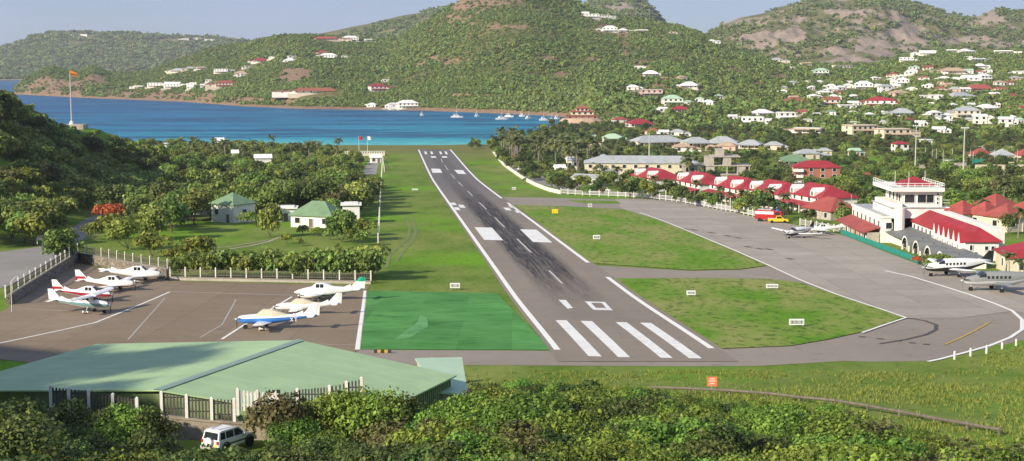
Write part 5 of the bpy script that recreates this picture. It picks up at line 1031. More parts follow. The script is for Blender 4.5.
aircraft('white aircraft parked between the fire station and the pink awnings', 827, 233.5, (-1, -.1), 9.0, 11.0, group=GT)
nt_ = wing_mb((0, 0, 1.2), (0, 0, 3.2), 1.9, 1.2, .12, .1, .7).build('white_glider_tail', 'paint_white', None, loc=at(424, 357, 139) - Vector((0, 0, 3.2)), rz=2.8, label='white tail of an aircraft showing behind the hangar roof', cat='aircraft')
# ------------------------------------------------------------------ road vehicles
_car = {}
def car_proto(m, kind):
    k = (m, kind)
    if k in _car: return _car[k]
    L, W = (4.2, 1.75) if kind != 'van' else (4.8, 1.9); H = 1.45 if kind == 'car' else (1.75 if kind == 'suv' else 2.1)
    low = [(-L / 2, .35), (-L / 2, .82), (-L * .28, .92), (L * .22, .92), (L * .47, .78), (L / 2, .6), (L / 2, .35)]
    gh = [(-L * .46, .9), (-L * .40, H - .05), (-L * .3, H), (L * .08, H), (L * .26, .92)] if kind != 'car' else [(-L * .38, .9), (-L * .26, H - .03), (-L * .1, H), (L * .06, H - .04), (L * .25, .9)]
    body = MB().loft([[(x, y, z) for x, z in low] for y in (-W / 2, -W / 2 + .06, W / 2 - .06, W / 2)]).mesh('body', m, False)
    cab = MB().loft([[(x * .98, y, z) for x, z in gh] for y in (-W / 2 + .14, W / 2 - .14)]).mesh('cabin', m)
    sw = MB()
    for s_ in (-1, 1): y = s_ * (W / 2 - .135); q = [(gh[0][0] + .28, y, .97), (gh[-1][0] - .3, y, .97), (gh[-2][0] - .02, y, H - .16), (gh[1][0] + .22, y, H - .16)]; sw.add(q, [(0, 1, 2, 3)])
    sw = sw.mesh('side_glass', 'dark_glass')
    ws = MB().add([(gh[-1][0] + .01, -W * .38, .98), (gh[-1][0] + .01, W * .38, .98), (gh[-2][0] + .05, W * .36, H - .1), (gh[-2][0] + .05, -W * .36, H - .1)], [(0, 1, 2, 3)]).mesh('windscreen', 'dark_glass')
    rw = MB().add([(gh[0][0] - .02, -W * .37, 1.0), (gh[0][0] - .02, W * .37, 1.0), (gh[1][0] - .02, W * .35, H - .14), (gh[1][0] - .02, -W * .35, H - .14)], [(3, 2, 1, 0)]).mesh('rear_glass', 'dark_glass')
    wh = MB().tube((0, -.1, 0), (0, .1, 0), .32, n=12).mesh('wheel', 'tyre')
    _car[k] = (L, W, [('body', body), ('cabin', cab), ('side_glass', sw), ('windscreen', ws), ('rear_glass', rw)], wh); return _car[k]
def car(label, x, y, rz, m='paint_white', kind='car', z=None, name='parked_car', group='cars parked along the shop road'):
    L, W, pr, wh = car_proto(m, kind); o_ = thing(name, label, 'car', (x, y, gz(x, y) + .05 if z is None else z), rz, group)
    for n_2, me in pr: link(n_2, me, o_)
    for sx in (-.31, .31):
        for sy in (-1, 1): link('wheel', wh, o_, (sx * L, sy * (W / 2 - .08), .32))
    return o_
rv_ = [(499, 153.5), (502.5, 155.5), (506, 157.5), (507, 160), (512, 164.5), (515.5, 167.5), (520, 170.5), (525, 174), (514, 158), (521, 162), (528, 166.5), (536, 171), (545, 175.5), (553, 180), (560, 184), (567, 186.5), (575, 189), (584, 190.5), (594, 191), (604, 192)]
cl_ = ['paint_white', 'paint_silver', 'paint_white', 'paint_black', 'paint_white', 'paint_grey', 'paint_white', 'paint_silver', 'paint_red', 'paint_black', 'paint_white', 'paint_blue', 'paint_white', 'paint_silver', 'paint_black', 'paint_white', 'paint_grey', 'paint_red', 'paint_black', 'paint_white']
cn_ = {'paint_white': 'white', 'paint_silver': 'silver', 'paint_black': 'black', 'paint_grey': 'grey', 'paint_red': 'red', 'paint_blue': 'blue'}; cc_ = {}
for i, q in enumerate(rv_):
    v = P(*q); c = cn_[cl_[i]]; j = sum(1 for a in cl_[:i] if a == cl_[i]); car(f'{c} car on the road by the shops, {ORD[j]} {c} one from the bay', v.x, v.y, math.atan2(-.95, .35) + (0 if i < 8 else math.pi) + random.uniform(-.12, .12) + (1.2 if i > 14 else 0), cl_[i], 'suv' if i % 3 == 0 else ('van' if i % 7 == 3 else 'car'))
for i, (px, py, m) in enumerate(((703, 203.5, 'paint_black'), (712, 205, 'paint_white'), (664, 199, 'paint_grey'), (683, 200.5, 'paint_white'), (845, 222, 'paint_silver'), (855, 220, 'paint_white'), (838, 219, 'paint_black'), (1015, 178, 'paint_white'), (1004, 177, 'paint_white'))): v = P(px, py); c = cn_[m]; car(f'{c} car parked behind the apron fence, {ORD[i]} of them', v.x, v.y, random.uniform(0, 6), m, 'suv' if i % 2 else 'car', group='cars behind the apron fence')
# fire engine and yellow pickup
v = P(769, 221.5); fe = thing('fire_engine', 'red and white fire engine parked by the fence next to the yellow pickup', 'fire engine', v + Vector((0, 0, .06)), -.35)
MB().bx(-3.4, 1.4, -1.2, 1.2, .6, 2.9).build('body', 'paint_red', fe); MB().loft([[(x, y, z) for x, z in ((1.45, .6), (3.3, .6), (3.4, 1.6), (3.0, 2.7), (1.45, 2.8))] for y in (-1.15, 1.15)]).build('cab', 'paint_red', fe)
MB().bx(-3.3, 1.3, -1.22, -1.2, 1.9, 2.6).build('locker_shutter', 'paint_white', fe); MB().bx(-3.42, -3.4, -.9, .9, 1.2, 2.5).build('rear_shutter', 'paint_silver', fe)
MB().add([(3.38, -1, 1.7), (3.38, 1, 1.7), (3.07, 1, 2.55), (3.07, -1, 2.55)], [(0, 1, 2, 3)]).build('windscreen', 'dark_glass', fe)
for s_ in (-1, 1): MB().bx(1.7, 2.9, s_ * 1.16 - .01, s_ * 1.16 + .01, 1.7, 2.5).build('cab_window', 'dark_glass', fe)
MB().bx(-2.8, .6, -.6, .6, 2.9, 3.15).build('ladder_rack', 'grey_metal', fe); MB().bx(1.9, 2.4, -.8, .8, 2.8, 3.0).build('light_bar', 'paint_sky', fe)
for x in (-2.2, 2.3):
    for y in (-1.1, 1.1): MB().tube((x, y - .15, .45), (x, y + .15, .45), .48, n=14).build('wheel', 'tyre', fe)
v = P(778, 223); pk_ = thing('yellow_pickup', 'yellow pickup truck in front of the fire engine', 'pickup', v + Vector((0, 0, .06)), -.12)
MB().loft([[(x, y, z) for x, z in ((-2.5, .45), (-2.5, 1.05), (.2, 1.05), (.4, 1.1), (1.6, 1.05), (2.5, .9), (2.5, .45))] for y in (-.95, .95)]).build('body', 'paint_yellow', pk_)
MB().loft([[(x, y, z) for x, z in ((-.5, 1.06), (-.4, 1.75), (.7, 1.8), (1.4, 1.08))] for y in (-.8, .8)]).build('cab', 'paint_yellow', pk_); MB().bx(-2.45, -.55, -.8, .8, 1.052, 1.12).build('bed', 'paint_silver', pk_)
MB().add([(1.38, -.7, 1.14), (1.38, .7, 1.14), (.78, .7, 1.74), (.78, -.7, 1.74)], [(0, 1, 2, 3)]).build('windscreen', 'dark_glass', pk_)
for s_ in (-1, 1): MB().add([(-.4, s_ * .815, 1.15), (1.1, s_ * .815, 1.15), (.65, s_ * .815, 1.68), (-.32, s_ * .815, 1.68)], [(0, 1, 2, 3)]).build('side_glass', 'dark_glass', pk_)
for x in (-1.55, 1.6):
    for y in (-.88, .88): MB().tube((x, y - .1, .38), (x, y + .1, .38), .38, n=14).build('wheel', 'tyre', pk_)
# ---- white off-roader in the foreground, seen from behind
cv = at(229, 440.5, 101.5); sv = thing('off_road_car', 'white off-road car with spare wheel cover parked by the picket fence', 'car', (cv.x, cv.y, 21.38), 1.02)   # nose away to the right
W = 1.72; xs = [(-1.95, .42), (-1.98, .75), (-1.95, 1.0), (.75, 1.02), (1.75, .92), (1.95, .75), (1.95, .42)]
MB().loft([[(x * f, y, z) for x, z in xs] for y, f in ((-W / 2, .97), (-W / 2 + .08, 1), (W / 2 - .08, 1), (W / 2, .97))]).build('body', 'paint_white', sv)
cb = [(-1.9, 1.0), (-1.72, 1.62), (-1.5, 1.68), (.0, 1.68), (.3, 1.6), (.95, 1.02)]
MB().loft([[(x, y * (1 if z < 1.1 else .88), z) for x, z in cb] for y in (-W / 2 + .06, W / 2 - .06)]).build('cabin', 'paint_white', sv)
MB().add([(-1.905, -.66, 1.08), (-1.905, .66, 1.08), (-1.765, .60, 1.56), (-1.765, -.60, 1.56)], [(3, 2, 1, 0)]).build('rear_window', 'dark_glass', sv)
MB().add([(.98, -.66, 1.07), (.98, .66, 1.07), (.40, .6, 1.58), (.40, -.6, 1.58)], [(0, 1, 2, 3)]).build('windscreen', 'dark_glass', sv)
for s_ in (-1, 1):
    yb, yt = s_ * (W / 2 - .045), s_ * (W / 2 - .13)
    for a, b_, c, d in ((-1.72, -1.2, -1.2, -1.58), (-1.1, -.35, -.35, -1.1), (-.25, .72, .22, -.25)): MB().add([(a, yb, 1.09), (b_, yb, 1.09), (c, yt, 1.56), (d, yt, 1.56)], [(0, 1, 2, 3)]).build('side_window', 'dark_glass', sv)
    MB().bx(-1.4, 1.3, s_ * (W / 2) - .012, s_ * (W / 2) + .012, .62, .72).build('side_moulding', 'dark_metal', sv)
    MB().bx(-1.99, -1.93, s_ * .72 - .09, s_ * .72 + .09, .78, 1.02).build('tail_light', 'lamp_red', sv)
    MB().box((.55, s_ * (W / 2 + .1), 1.15), (.12, .2, .16)).build('mirror', 'paint_white', sv)
    MB().tube((-1.4, s_ * .35, 1.73), (-.1, s_ * .6, 1.73), .02, n=6).build('roof_bar', 'dark_metal', sv)
    for x in (-1.2, 1.2):
        wq = MB().tube((x, s_ * (W / 2) - .13, .36), (x, s_ * (W / 2) + .02, .36), .37, n=20).build('wheel', 'tyre', sv); MB().tube((x, s_ * (W / 2 + .022), .36), (x, s_ * (W / 2 + .035), .36), .22, n=14).build('rim', 'grey_metal', wq)
        MB().loft([[(x + r_ * math.cos(t), s_ * (W / 2 + yo), .38 + r_ * math.sin(t)) for t in np.linspace(0, math.pi, 11)] for r_, yo in ((.40, .02), (.50, .02), (.50, -.05))], close=False).build('wheel_arch', 'dark_metal', sv)
MB().bx(-2.1, -1.95, -.8, .8, .36, .6).build('rear_bumper', 'paint_silver', sv); MB().bx(1.95, 2.06, -.8, .8, .36, .6).build('front_bumper', 'paint_silver', sv)
MB().loft([[(x, r_ * math.cos(t), .92 + r_ * math.sin(t)) for t in np.linspace(0, 2 * math.pi, 25)[:-1]] for x, r_ in ((-1.96, .30), (-2.14, .34), (-2.2, .30), (-2.21, .05))]).build('spare_wheel_cover', 'paint_white', sv, True)
MB().bx(-1.995, -1.975, -.66, -.3, .62, .74).build('number_plate', 'sign_yellow', sv)
# ------------------------------------------------------------------ signs, posts, rails, masts
def marker(label, px, py, wp, hp, m='white_metal', name='runway_sign'):
    v = P(px, py); k = v.y / F; W, Hh = wp * k, hp * k; o_ = thing(name, label, 'sign', v + Vector((0, 0, .1)))
    MB().bx(-W / 2, W / 2, -.12, .12, .25, Hh).build('board', m, o_); MB().bx(-W / 2 + .12, W / 2 - .12, -.135, -.125, .4, Hh - .15).build('face', 'grey_roof' if m == 'white_metal' else m, o_)
    n = max(2, int(W / .6))
    for i in range(n): MB().bx(-.04, .04, -.15, -.136, .45, Hh - .2).build('numeral_stroke', 'dark_metal', o_, loc=(-W / 2 + .35 + (W - .7) * i / max(1, n - 1), 0, 0))
    for s_ in (-1, 1): MB().bx(-.05, .05, -.05, .05, -.1, .25).build('foot', 'grey_metal', o_, loc=(s_ * (W / 2 - .15), 0, 0))
for q in (('white runway sign on the grass left of the runway above the green paint', 455, 290, 10, 6.5), ('white runway sign at the middle of the lower infield', 691, 297, 9, 6), ('white runway sign near the taxiway on the lower infield', 772, 290, 12, 5.5), ('long white runway sign at the right corner of the lower infield', 796.5, 327.5, 15, 8), ('small white runway sign on the upper infield', 596.5, 240.5, 7, 5), ('tiny white sign beside the first taxiway link', 590, 208, 4, 4), ('tiny white sign on the far grass right of the runway', 514, 190.5, 4, 3), ('low white marker on the grass strip left of the runway', 415, 191, 6, 2)): marker(*q)
marker('yellow runway sign on the upper infield', 555, 214.5, 6, 5, 'sign_yellow')
v = hit(712, 391); o = thing('orange_sign', 'small square orange sign on a post above the bushes', 'sign', v); MB().tube((0, 0, -.3), (0, 0, .7), .05, n=8).build('post', 'grey_metal', o); MB().bx(-.45, .45, -.03, .03, .45, 1.35).build('board', 'sign_orange', o)
for z_, w2 in ((1.15, .5), (.95, .6), (.72, .4)): MB().bx(-w2 / 2, w2 / 2, -.037, -.031, z_ - .05, z_ + .05).build('text_bar', 'cloth_cream', o)
for i, (px, py) in enumerate(((954.5, 359.5), (970.5, 356.5), (986.5, 353.5), (1002, 350.5), (1016, 347))): v = P(px, py); MB().tube((0, 0, -.2), (0, 0, .85), .13, .12, 10).tube((0, 0, .851), (0, 0, .93), .12, .04, 10).build('bollard', 'post_white', None, loc=v + Vector((0, 0, .05)), label=f'white bollard along the curved apron edge, {ORD[i]} from the left', cat='bollard', group='bollards at the apron edge')
# timber guard rail on the bank
GR = [(652, 391.5), (690, 393), (730, 395), (768, 398), (800, 402), (832, 405), (868, 411), (900, 417), (935, 424), (968, 430), (1000, 436)]
o = thing('guard_rail', 'weathered timber guard rail running down the grass bank to the right', 'guard rail', hit(*GR[0])); b0 = o.location.copy(); pv = [hit(*q) + Vector((0, 0, .42)) for q in GR]
for i in range(len(pv) - 1):
    MB().tube(pv[i] - b0, pv[i + 1] - b0, .115, .115, 8).build('rail', 'old_wood', o)
for p in pv: MB().tube(p - b0 + Vector((0, .16, -.9)), p - b0 + Vector((0, .16, .12)), .11, .10, 8).build('post', 'old_wood', o)
# mast with orange head on a concrete platform left
v = hit(71, 123.5) if False else None
mx, my = -159.0, 520.0; mz = gz(mx, my); ztop = at(71, 70, my).z; zb_ = at(71, 124, my).z
o = thing('platform', 'flat concrete platform on the wooded hill left of the bay', 'platform', (mx, my, mz)); MB().bx(-2.5, 5, -3, 3, -3, zb_ - mz - .05).build('slab', 'raw_concrete', o)
o = thing('wind_mast', 'tall white mast with orange head on the wooded hill', 'mast', (mx, my, zb_ - .05)); hh_ = ztop - zb_
MB().tube((0, 0, 0), (0, 0, hh_ - 1), .26, .18, 10).build('pole', 'pole_grey', o); MB().loft([[(.15 + x, r_ * math.cos(t), hh_ - .8 - x * .25 + r_ * math.sin(t)) for t in np.linspace(0, 6.283, 11)[:-1]] for x, r_ in ((0, .75), (.9, .6), (1.9, .42), (2.6, .3))]).build('windsock', 'orange_paint', o)
MB().tube((0, 0, hh_ - 1.6), (0, 0, hh_ + .3), .14, n=8).build('mast_head', 'orange_paint', o); MB().tube((0, 0, 0), (0, 0, 1.2), .9, .5, 12).build('base', 'white_metal', o); MB().bx(-.2, 3.0, -.12, .12, hh_ - 2.2, hh_ - 2.0).build('arm', 'orange_paint', o)
v = P(40, 244.5); o = thing('roadside_board', 'small white notice board on two posts beside the access road', 'sign', v)
for x in (-.55, .55): MB().bx(x - .1, x + .1, -.1, .1, -.5, 2.0).build('post', 'post_white', o)
MB().bx(-.75, .75, -.14, -.105, .9, 1.9).build('board', 'post_white', o)
v = P(12, 312); o = thing('lamp_post', 'bent grey lamp post at the left end of the road railing', 'lamp post', v); MB().tube((0, 0, -.5), (0, 0, 4.2), .1, .08).build('pole', 'pole_grey', o); MB().tube((0, 0, 4.15), (.7, 0, 5.0), .08, .06).build('arm', 'pole_grey', o); MB().box((.95, 0, 5.05), (.6, .25, .14)).build('lantern', 'grey_metal', o)
v = P(388, 353); o = thing('apron_kerb_blocks', 'small yellow and dark striped barrier by the green painted area', 'barrier', v, 0)
for i in range(5): MB().bx(i * .4, i * .4 + .37, -.12, .12, 0, .32).build('block', 'yellow_paint' if i % 2 else 'dark_metal', o, loc=(-1.6, 0, .05))
# perimeter wall and fence of the apron
def poly_wall(label, pxs, h, th, m, name): 
    o_ = thing(name, label, 'wall', P(*pxs[0])); b0 = o_.location.copy()
    for i in range(len(pxs) - 1):
        a, b_ = P(*pxs[i]), P(*pxs[i + 1]); d = (b_ - a); n = Vector((-d.y, d.x, 0)).normalized() * th / 2; q = [a - n, b_ - n, b_ + n, a + n]
        MB().add([p - b0 + Vector((0, 0, -.5)) for p in q] + [p - b0 + Vector((0, 0, h)) for p in q], [(3, 2, 1, 0), (4, 5, 6, 7), (0, 1, 5, 4), (1, 2, 6, 5), (2, 3, 7, 6), (3, 0, 4, 7)]).build('wall_section', m, o_)
poly_wall('long low pale wall between the shop road and the runway strip', [(492, 151), (497, 158), (503, 165), (513, 172.5), (524, 180), (535, 186), (548, 191), (560, 194)], 1.3, .3, 'post_white', 'perimeter_wall')
FPX = [(561, 194.2), (590, 196), (618, 197), (642, 198.2), (672, 201.3), (700, 206.2), (735, 212.8), (762, 218.7)]
for i in range(len(FPX) - 1): bay_fence(f'white post and wire fence along the apron before the shops, {ORD[i]} stretch from the left', P(*FPX[i]), P(*FPX[i + 1]), .2, 3.6, 'white_metal', True, 1.3, 'apron_fence', psc=1.35)
bay_fence('grey fence beside the small aircraft by the fire station', P(800, 225.5), P(846, 234), .1, 3.2, 'pole_grey', True, 1.3, 'apron_fence', psc=1.2)
# ------------------------------------------------------------------ boats
def boat(label, px, py, wp, kind='cat', hd=0.0):
    ax, az = ray(px, py); Y = -ZC / az; L = wp * Y / F; o_ = thing('moored_boat', label, 'boat', (ax * Y, Y, -.1), hd, 'boats moored in the bay'); b = L * .17
    for s_ in ((-1, 1) if kind == 'cat' else (0,)):
        MB().loft([[(x * L, s_ * b + y * wd, z) for y, z in ((-1, 1.35), (-.7, 0), (.7, 0), (1, 1.35))] for x, wd in ((-.5, b * .35), (0, b * (.4 if kind == 'cat' else .9)), (.35, b * .3), (.5, .05))]).build('hull', 'paint_white', o_)
    MB().bx(-L * .4, L * .2, -b * .95, b * .95, 1.36, 1.6).build('deck', 'paint_white', o_)
    MB().loft([[(x, y, z) for x, z in ((-L * .3, 1.6), (-L * .25, 2.9), (L * .02, 2.9), (L * .15, 1.6))] for y in (-b * .75, b * .75)]).build('cabin', 'paint_white', o_)
    for s_ in (-1, 1): MB().bx(-L * .24, L * .03, s_ * b * .76 - .02, s_ * b * .76 + .02, 2.0, 2.6).build('cabin_window', 'dark_glass', o_)
    MB().tube((-L * .02, 0, 1.6), (-L * .02, 0, 1.6 + L * .9), .1, .06, 6).build('mast', 'white_metal', o_); MB().tube((-L * .02, 0, 3.4), (-L * .4, 0, 3.5), .09, .08, 6).build('boom', 'white_metal', o_)
for i, (px, py, wp, k) in enumerate(((457, 117.5, 12, 'cat'), (477, 116.5, 5, 'mono'), (502, 119.5, 12, 'cat'), (509, 117, 9, 'cat'), (529, 119, 8, 'mono'), (544, 120.5, 9, 'cat'), (552, 121.5, 8, 'mono'), (557, 119, 6, 'mono'), (522, 116.5, 6, 'mono'), (422, 115.5, 4, 'mono'))): boat(f"white {'catamaran' if k == 'cat' else 'yacht'} moored in the bay, {ORD[sorted([457, 477, 502, 509, 529, 544, 552, 557, 522, 422]).index(px)]} boat from the left", px, py, wp, k, random.uniform(-.5, .5))
# ------------------------------------------------------------------ planting
def inpoly(x, y, poly):
    c = False; n = len(poly)
    for i in range(n):
        x1, y1 = poly[i]; x2, y2 = poly[(i + 1) % n]
        if (y1 > y) != (y2 > y) and x < (x2 - x1) * (y - y1) / (y2 - y1) + x1: c = not c
    return c
def wpoly(pxs): return [tuple(P(*q)[:2]) for q in pxs]
CLEAR = [wpoly(q) for q in ([(60, 262), (70, 251), (82, 241), (96, 222), (120, 222), (165, 236), (165, 278), (80, 262)],              # verge between road and stone wall
  [(150, 285), (160, 243), (185, 226), (212, 224), (262, 222), (285, 224), (350, 224), (372, 230), (378, 245), (372, 290)],                       # garden lawn
  [(-70, 262), (0, 250), (38, 246), (60, 236), (72, 224), (92, 212), (104, 207), (112, 209), (98, 226), (80, 246), (40, 275), (0, 300), (-70, 330)],   # road
  [(-100, 400), (-60, 330), (0, 308), (40, 284), (78, 262), (110, 270), (168, 280), (372, 288), (372, 160), (384, 158), (384, 152), (345, 151), (345, 158), (500, 151), (1060, 400)],
  [(352, 187), (364, 164), (345, 160), (345, 150), (386, 150), (386, 187)])]
FRONT = wpoly([(371, 300), (374, 200), (384, 160), (388, 150), (492, 150), (497, 162), (530, 184), (560, 196), (640, 200), (700, 208), (762, 221), (850, 238), (940, 272), (1060, 290), (1060, 400), (300, 400)])
def blocked(x, y, r=2.5):
    for ex_, ey, er in EXC:
        if (x - ex_) ** 2 + (y - ey) ** 2 < (er + r * .6) ** 2: return True
    if inpoly(x, y, FRONT): return True
    return any(inpoly(x, y, c) for i, c in enumerate(CLEAR) if i != 3)
def in_view(x, y, z=8, m=30):
    px, py = proj(x, y, z); return -m < px < 1024 + m
WL = {'broad': ('broadleaf_tree', 'broad green tree in the wood left of the runway'), 'dark': ('dark_tree', 'dark evergreen tree in the wood left of the runway'), 'bright': ('bright_tree', 'light green tree in the wood left of the runway'), 'olive': ('olive_tree', 'dry olive toned tree in the wood left of the runway')}
rs = np.random.RandomState(5)
def jitter_grid(x0, x1, y0, y1, sp):
    for yy_ in np.arange(y0, y1, sp * .87):
        for xx in np.arange(x0, x1, sp): yield xx + rs.uniform(-.42, .42) * sp, yy_ + rs.uniform(-.42, .42) * sp
nw = 0
SIL = np.array([(-60, 78), (0, 87), (15, 96), (30, 106), (45, 116), (60, 122.5), (75, 126), (100, 130), (150, 134), (200, 139), (260, 141), (335, 145), (350, 149), (380, 152)], float)
def fit_sky(x, y, s, h=8.2):
    while s > .2:
        q = proj(x, y, gz(x, y) + h * s)
        if q[1] > np.interp(q[0], SIL[:, 0], SIL[:, 1]) - 1: return s
        s *= .85
    return 0
def beside(x, y, lms):
    q = np.array(proj(x, y, gz(x, y) + 4)); return min(lms, key=lambda l: (l[0] - q[0]) ** 2 + 2 * (l[1] - q[1]) ** 2)[2]
LMW = [(70, 130, 'below the tall mast'), (110, 205, 'near the flame tree'), (30, 190, 'above the bend of the access road'), (160, 180, 'behind the flame tree'), (230, 190, 'behind the cubic villa'), (310, 190, 'behind the bungalow'), (365, 205, 'beside the runway fence'), (262, 165, 'before the white roofed beach house'), (20, 110, 'on the crest of the hill')]
LMT = [(600, 165, 'beside the shop road'), (690, 170, 'behind the long row of shops'), (770, 185, 'around the unfinished concrete block'), (815, 195, 'beside the red brick house'), (860, 200, 'left of the control tower'), (960, 190, 'right of the control tower'), (1000, 225, 'around the red pyramid roofs'), (915, 175, 'below the floodlight masts')]
LMB = [(60, 440, 'in the shaded lower left corner'), (140, 430, 'below the leftmost fence panels'), (225, 455, 'in front of the white car'), (300, 430, 'beside the brown bush'), (400, 410, 'below the hangar eave'), (400, 450, 'at the bottom, below the hangar'), (520, 400, 'below the runway threshold'), (560, 450, 'at the bottom, below the threshold stripes'), (700, 405, 'below the orange sign'), (720, 450, 'at the bottom, below the orange sign'), (850, 430, 'before the timber guard rail'), (980, 455, 'in the lower right corner')]
for x, y in jitter_grid(-200, -36, 262, 480, 8.2):
    if not in_view(x, y) or blocked(x, y, 4): continue
    kind = rs.choice(['broad', 'dark', 'bright', 'olive'], p=[.56, .14, .24, .06]); n_2, lab = WL[kind]
    if x < -105 and y < 420 and rs.rand() < .5: kind = 'dark' if rs.rand() < .4 else 'broad'; n_2, lab = WL[kind]
    s_ = fit_sky(x, y, rs.uniform(.75, 1.25))
    if s_ == 0: continue
    tree(kind, x, y, s_, n_2, lab, 'tree', 'trees of the wood left of the runway')['label'] = lab.split(' in the')[0] + ' ' + beside(x, y, LMW); nw += 1
print('wood trees', nw)
for x, y in jitter_grid(-200, -100, 200, 268, 9):      # trees beside the road at the picture's edge
    if in_view(x, y, 14, 60) and not blocked(x, y, 4) and x < -92: tree('dark' if rs.rand() < .5 else 'broad', x, y, rs.uniform(.7, 1.0), 'roadside_tree', 'dark green tree beside the access road at the left edge', 'tree', 'trees beside the access road')
# marked trees and shrubs of the garden and verge
def put(kind, px, py, s, name, label, cat='tree', sz=None, group=None): v = P(px, py); return tree(kind, v.x, v.y, s, name, label, cat, group, None, sz)
put('flame', 112, 225, 1.0, 'flame_tree', 'flame tree covered in orange red blossom beside the access road')
put('brightshrub', 128, 250, 2.5, 'verge_tree', 'bushy yellow green tree in front of the flame tree'); put('brightshrub', 152, 257, 2.1, 'verge_tree', 'rounded green tree on the verge right above the stone wall'); put('brightshrub', 94, 240, 1.5, 'verge_shrub', 'yellow green shrub at the bend of the access road', 'shrub'); put('brightshrub', 112, 241, 2.1, 'verge_shrub', 'green shrub below the flame tree', 'shrub')
put('dense', 153, 240, 2.6, 'verge_tree', 'broad green tree between the flame tree and the lawn'); put('brightshrub', 196, 266, 2.0, 'garden_tree', 'round green tree at the left end of the garden lawn'); put('brightshrub', 172, 263, 1.2, 'garden_shrub', 'small green shrub beside the tall railing post', 'shrub')
o = put('dense', 270.5, 237, 1.6, 'trimmed_tree', 'dense round trimmed tree between the two green roofed houses', 'tree', 1.7); put('dense', 342, 242, 2.1, 'garden_tree', 'leafy tree hiding the right end of the bungalow', 'tree', 1.2); put('shrub', 245, 224.5, 1.2, 'garden_shrub', 'dark shrub against the wall of the cubic villa', 'shrub'); put('shrub', 253, 226, 1.3, 'garden_shrub', 'dark shrub between the cubic villa and the trimmed tree', 'shrub')
for i, (px, py, s) in enumerate(((303, 235, .32), (312, 236, .32), (321, 236.5, .34), (330, 240, .36), (288, 244, .34), (298, 246, .3), (352, 243, .5), (362, 246, .45), (364, 236, .6))): put('shrub' if i % 2 else 'brightshrub', px, py, s * 2.6, 'garden_shrub', f'low green garden shrub before the bungalow, {ORD[i]} of nine', 'shrub', group='shrubs before the bungalow')
hd = thing('hedge', 'long clipped green hedge behind the white railing of the parking apron', 'hedge', Cw + Vector((2, 2.2, 0))); hb = hd.location.copy(); dd = Dw - Cw
for i in range(52):
    t = .03 + i / 51 * .97; q = Cw + dd * t + Vector((rs.uniform(-.4, .4), 2.6 + rs.uniform(-.8, 3.2), 0)); s = rs.uniform(1.15, 1.6); c, _ = TREES['shrub'][i % 4]
    link('hedge_plant', c, hd, q - hb, rs.uniform(0, 6), scale=(s, s, s * (1.1 + .35 * t)))
for i, (px, py) in enumerate(((366, 281), (372, 276), (358, 276))): put('shrub', px, py, 1.9, 'corner_bush', f'tall bush at the right end of the hedge, {ORD[i]} of three', 'shrub', group='bushes at the hedge corner')
# town trees: the nearest as individuals, the rest as a wood
TL = {'broad': ('town_tree', 'green tree among the buildings behind the shops and terminal'), 'dark': ('dark_town_tree', 'dark tree among the buildings behind the shops and terminal'), 'olive': ('dry_town_tree', 'olive brown tree among the buildings behind the terminal')}
for x, y in jitter_grid(18, 260, 330, 560, 10.5):
    v = proj(x, y, gz(x, y))
    if not in_view(x, y) or blocked(x, y, 3) or (v[0] > 905 and v[1] > 176 and y < 470 and rs.rand() < .45): continue
    if x < 104 and 290 < y < 345: continue
    kind = rs.choice(['broad', 'dark', 'olive'], p=[.45, .42, .13]); tree(kind, x, y, rs.uniform(.45, .85), *TL[kind], 'tree', 'town trees behind the shops and terminal')['label'] = TL[kind][1].split(' among')[0] + ' ' + beside(x, y, LMT)
for i, (px, py, s) in enumerate(((617, 186, .9), (606, 188, .8), (596, 186, .9), (652, 197, .8), (667, 199, .75), (694, 204, .8), (720, 208, .7), (728, 210, .6), (741, 212, .7), (768, 213, .75), (786, 217, .7), (690, 184, 1.3), (686, 183, 1.2), (1009, 280, .55), (1020, 283, .5), (872, 223, .8), (843, 226, .7), (858, 228, .7), (1003, 214, 1.0), (1018, 238, .8), (985, 225, .8))): put('palm', px, py, s, 'palm_tree', f'feathery palm beside the shops and terminal, {ORD[i]} of the avenue' if i < 20 else 'feathery palm behind the red pyramid roofs', 'palm', None, 'palms beside the shops and terminal')
for i, (px, py, s, k) in enumerate(((658, 199.5, .32, 'dark'), (676, 202, .3, 'broad'), (700, 206, .4, 'dark'), (733, 211, .36, 'bright'), (748, 215, .32, 'dark'), (756, 216, .36, 'broad'), (774, 219, .3, 'broad'))): put(k, px, py, s, 'fence_shrub', f'green shrub behind the white apron fence, {ORD[i]} from the left', 'shrub', None, 'shrubs at the apron fence')
for i, (px, py, s, k) in enumerate(((926, 268, .42, 'olive'), (934, 270, .40, 'bright'), (944, 271, .45, 'bright'), (918, 265, .3, 'flame'))): put(k, px, py, s, 'planter_shrub', f"{['olive', 'light green', 'big green', 'orange flowering'][i]} shrub at the end of the green barrier", 'shrub')
# bay side: palms on the shore
for i in range(60):
    px = rs.uniform(500, 600); t = (px - 500) / 100; py = rs.uniform(150 + 5 * t, 158 + 24 * t); v = P(px, py)
    if blocked(v.x, v.y, 1): continue
    tree('palm', v.x, v.y, rs.uniform(1.0, 1.5), 'shore_palm', 'tall palm in the grove between the shop road and the bay', 'palm', 'palms of the grove by the bay')
for i in range(46):
    px = rs.uniform(100, 340); v = P(px, rs.uniform(153, 162))
    if not blocked(v.x, v.y, 1): tree('palm', v.x, v.y, rs.uniform(.7, 1.1), 'beach_palm', 'palm at the beach beyond the wood left of the runway', 'palm', 'palms along the beach left of the runway')
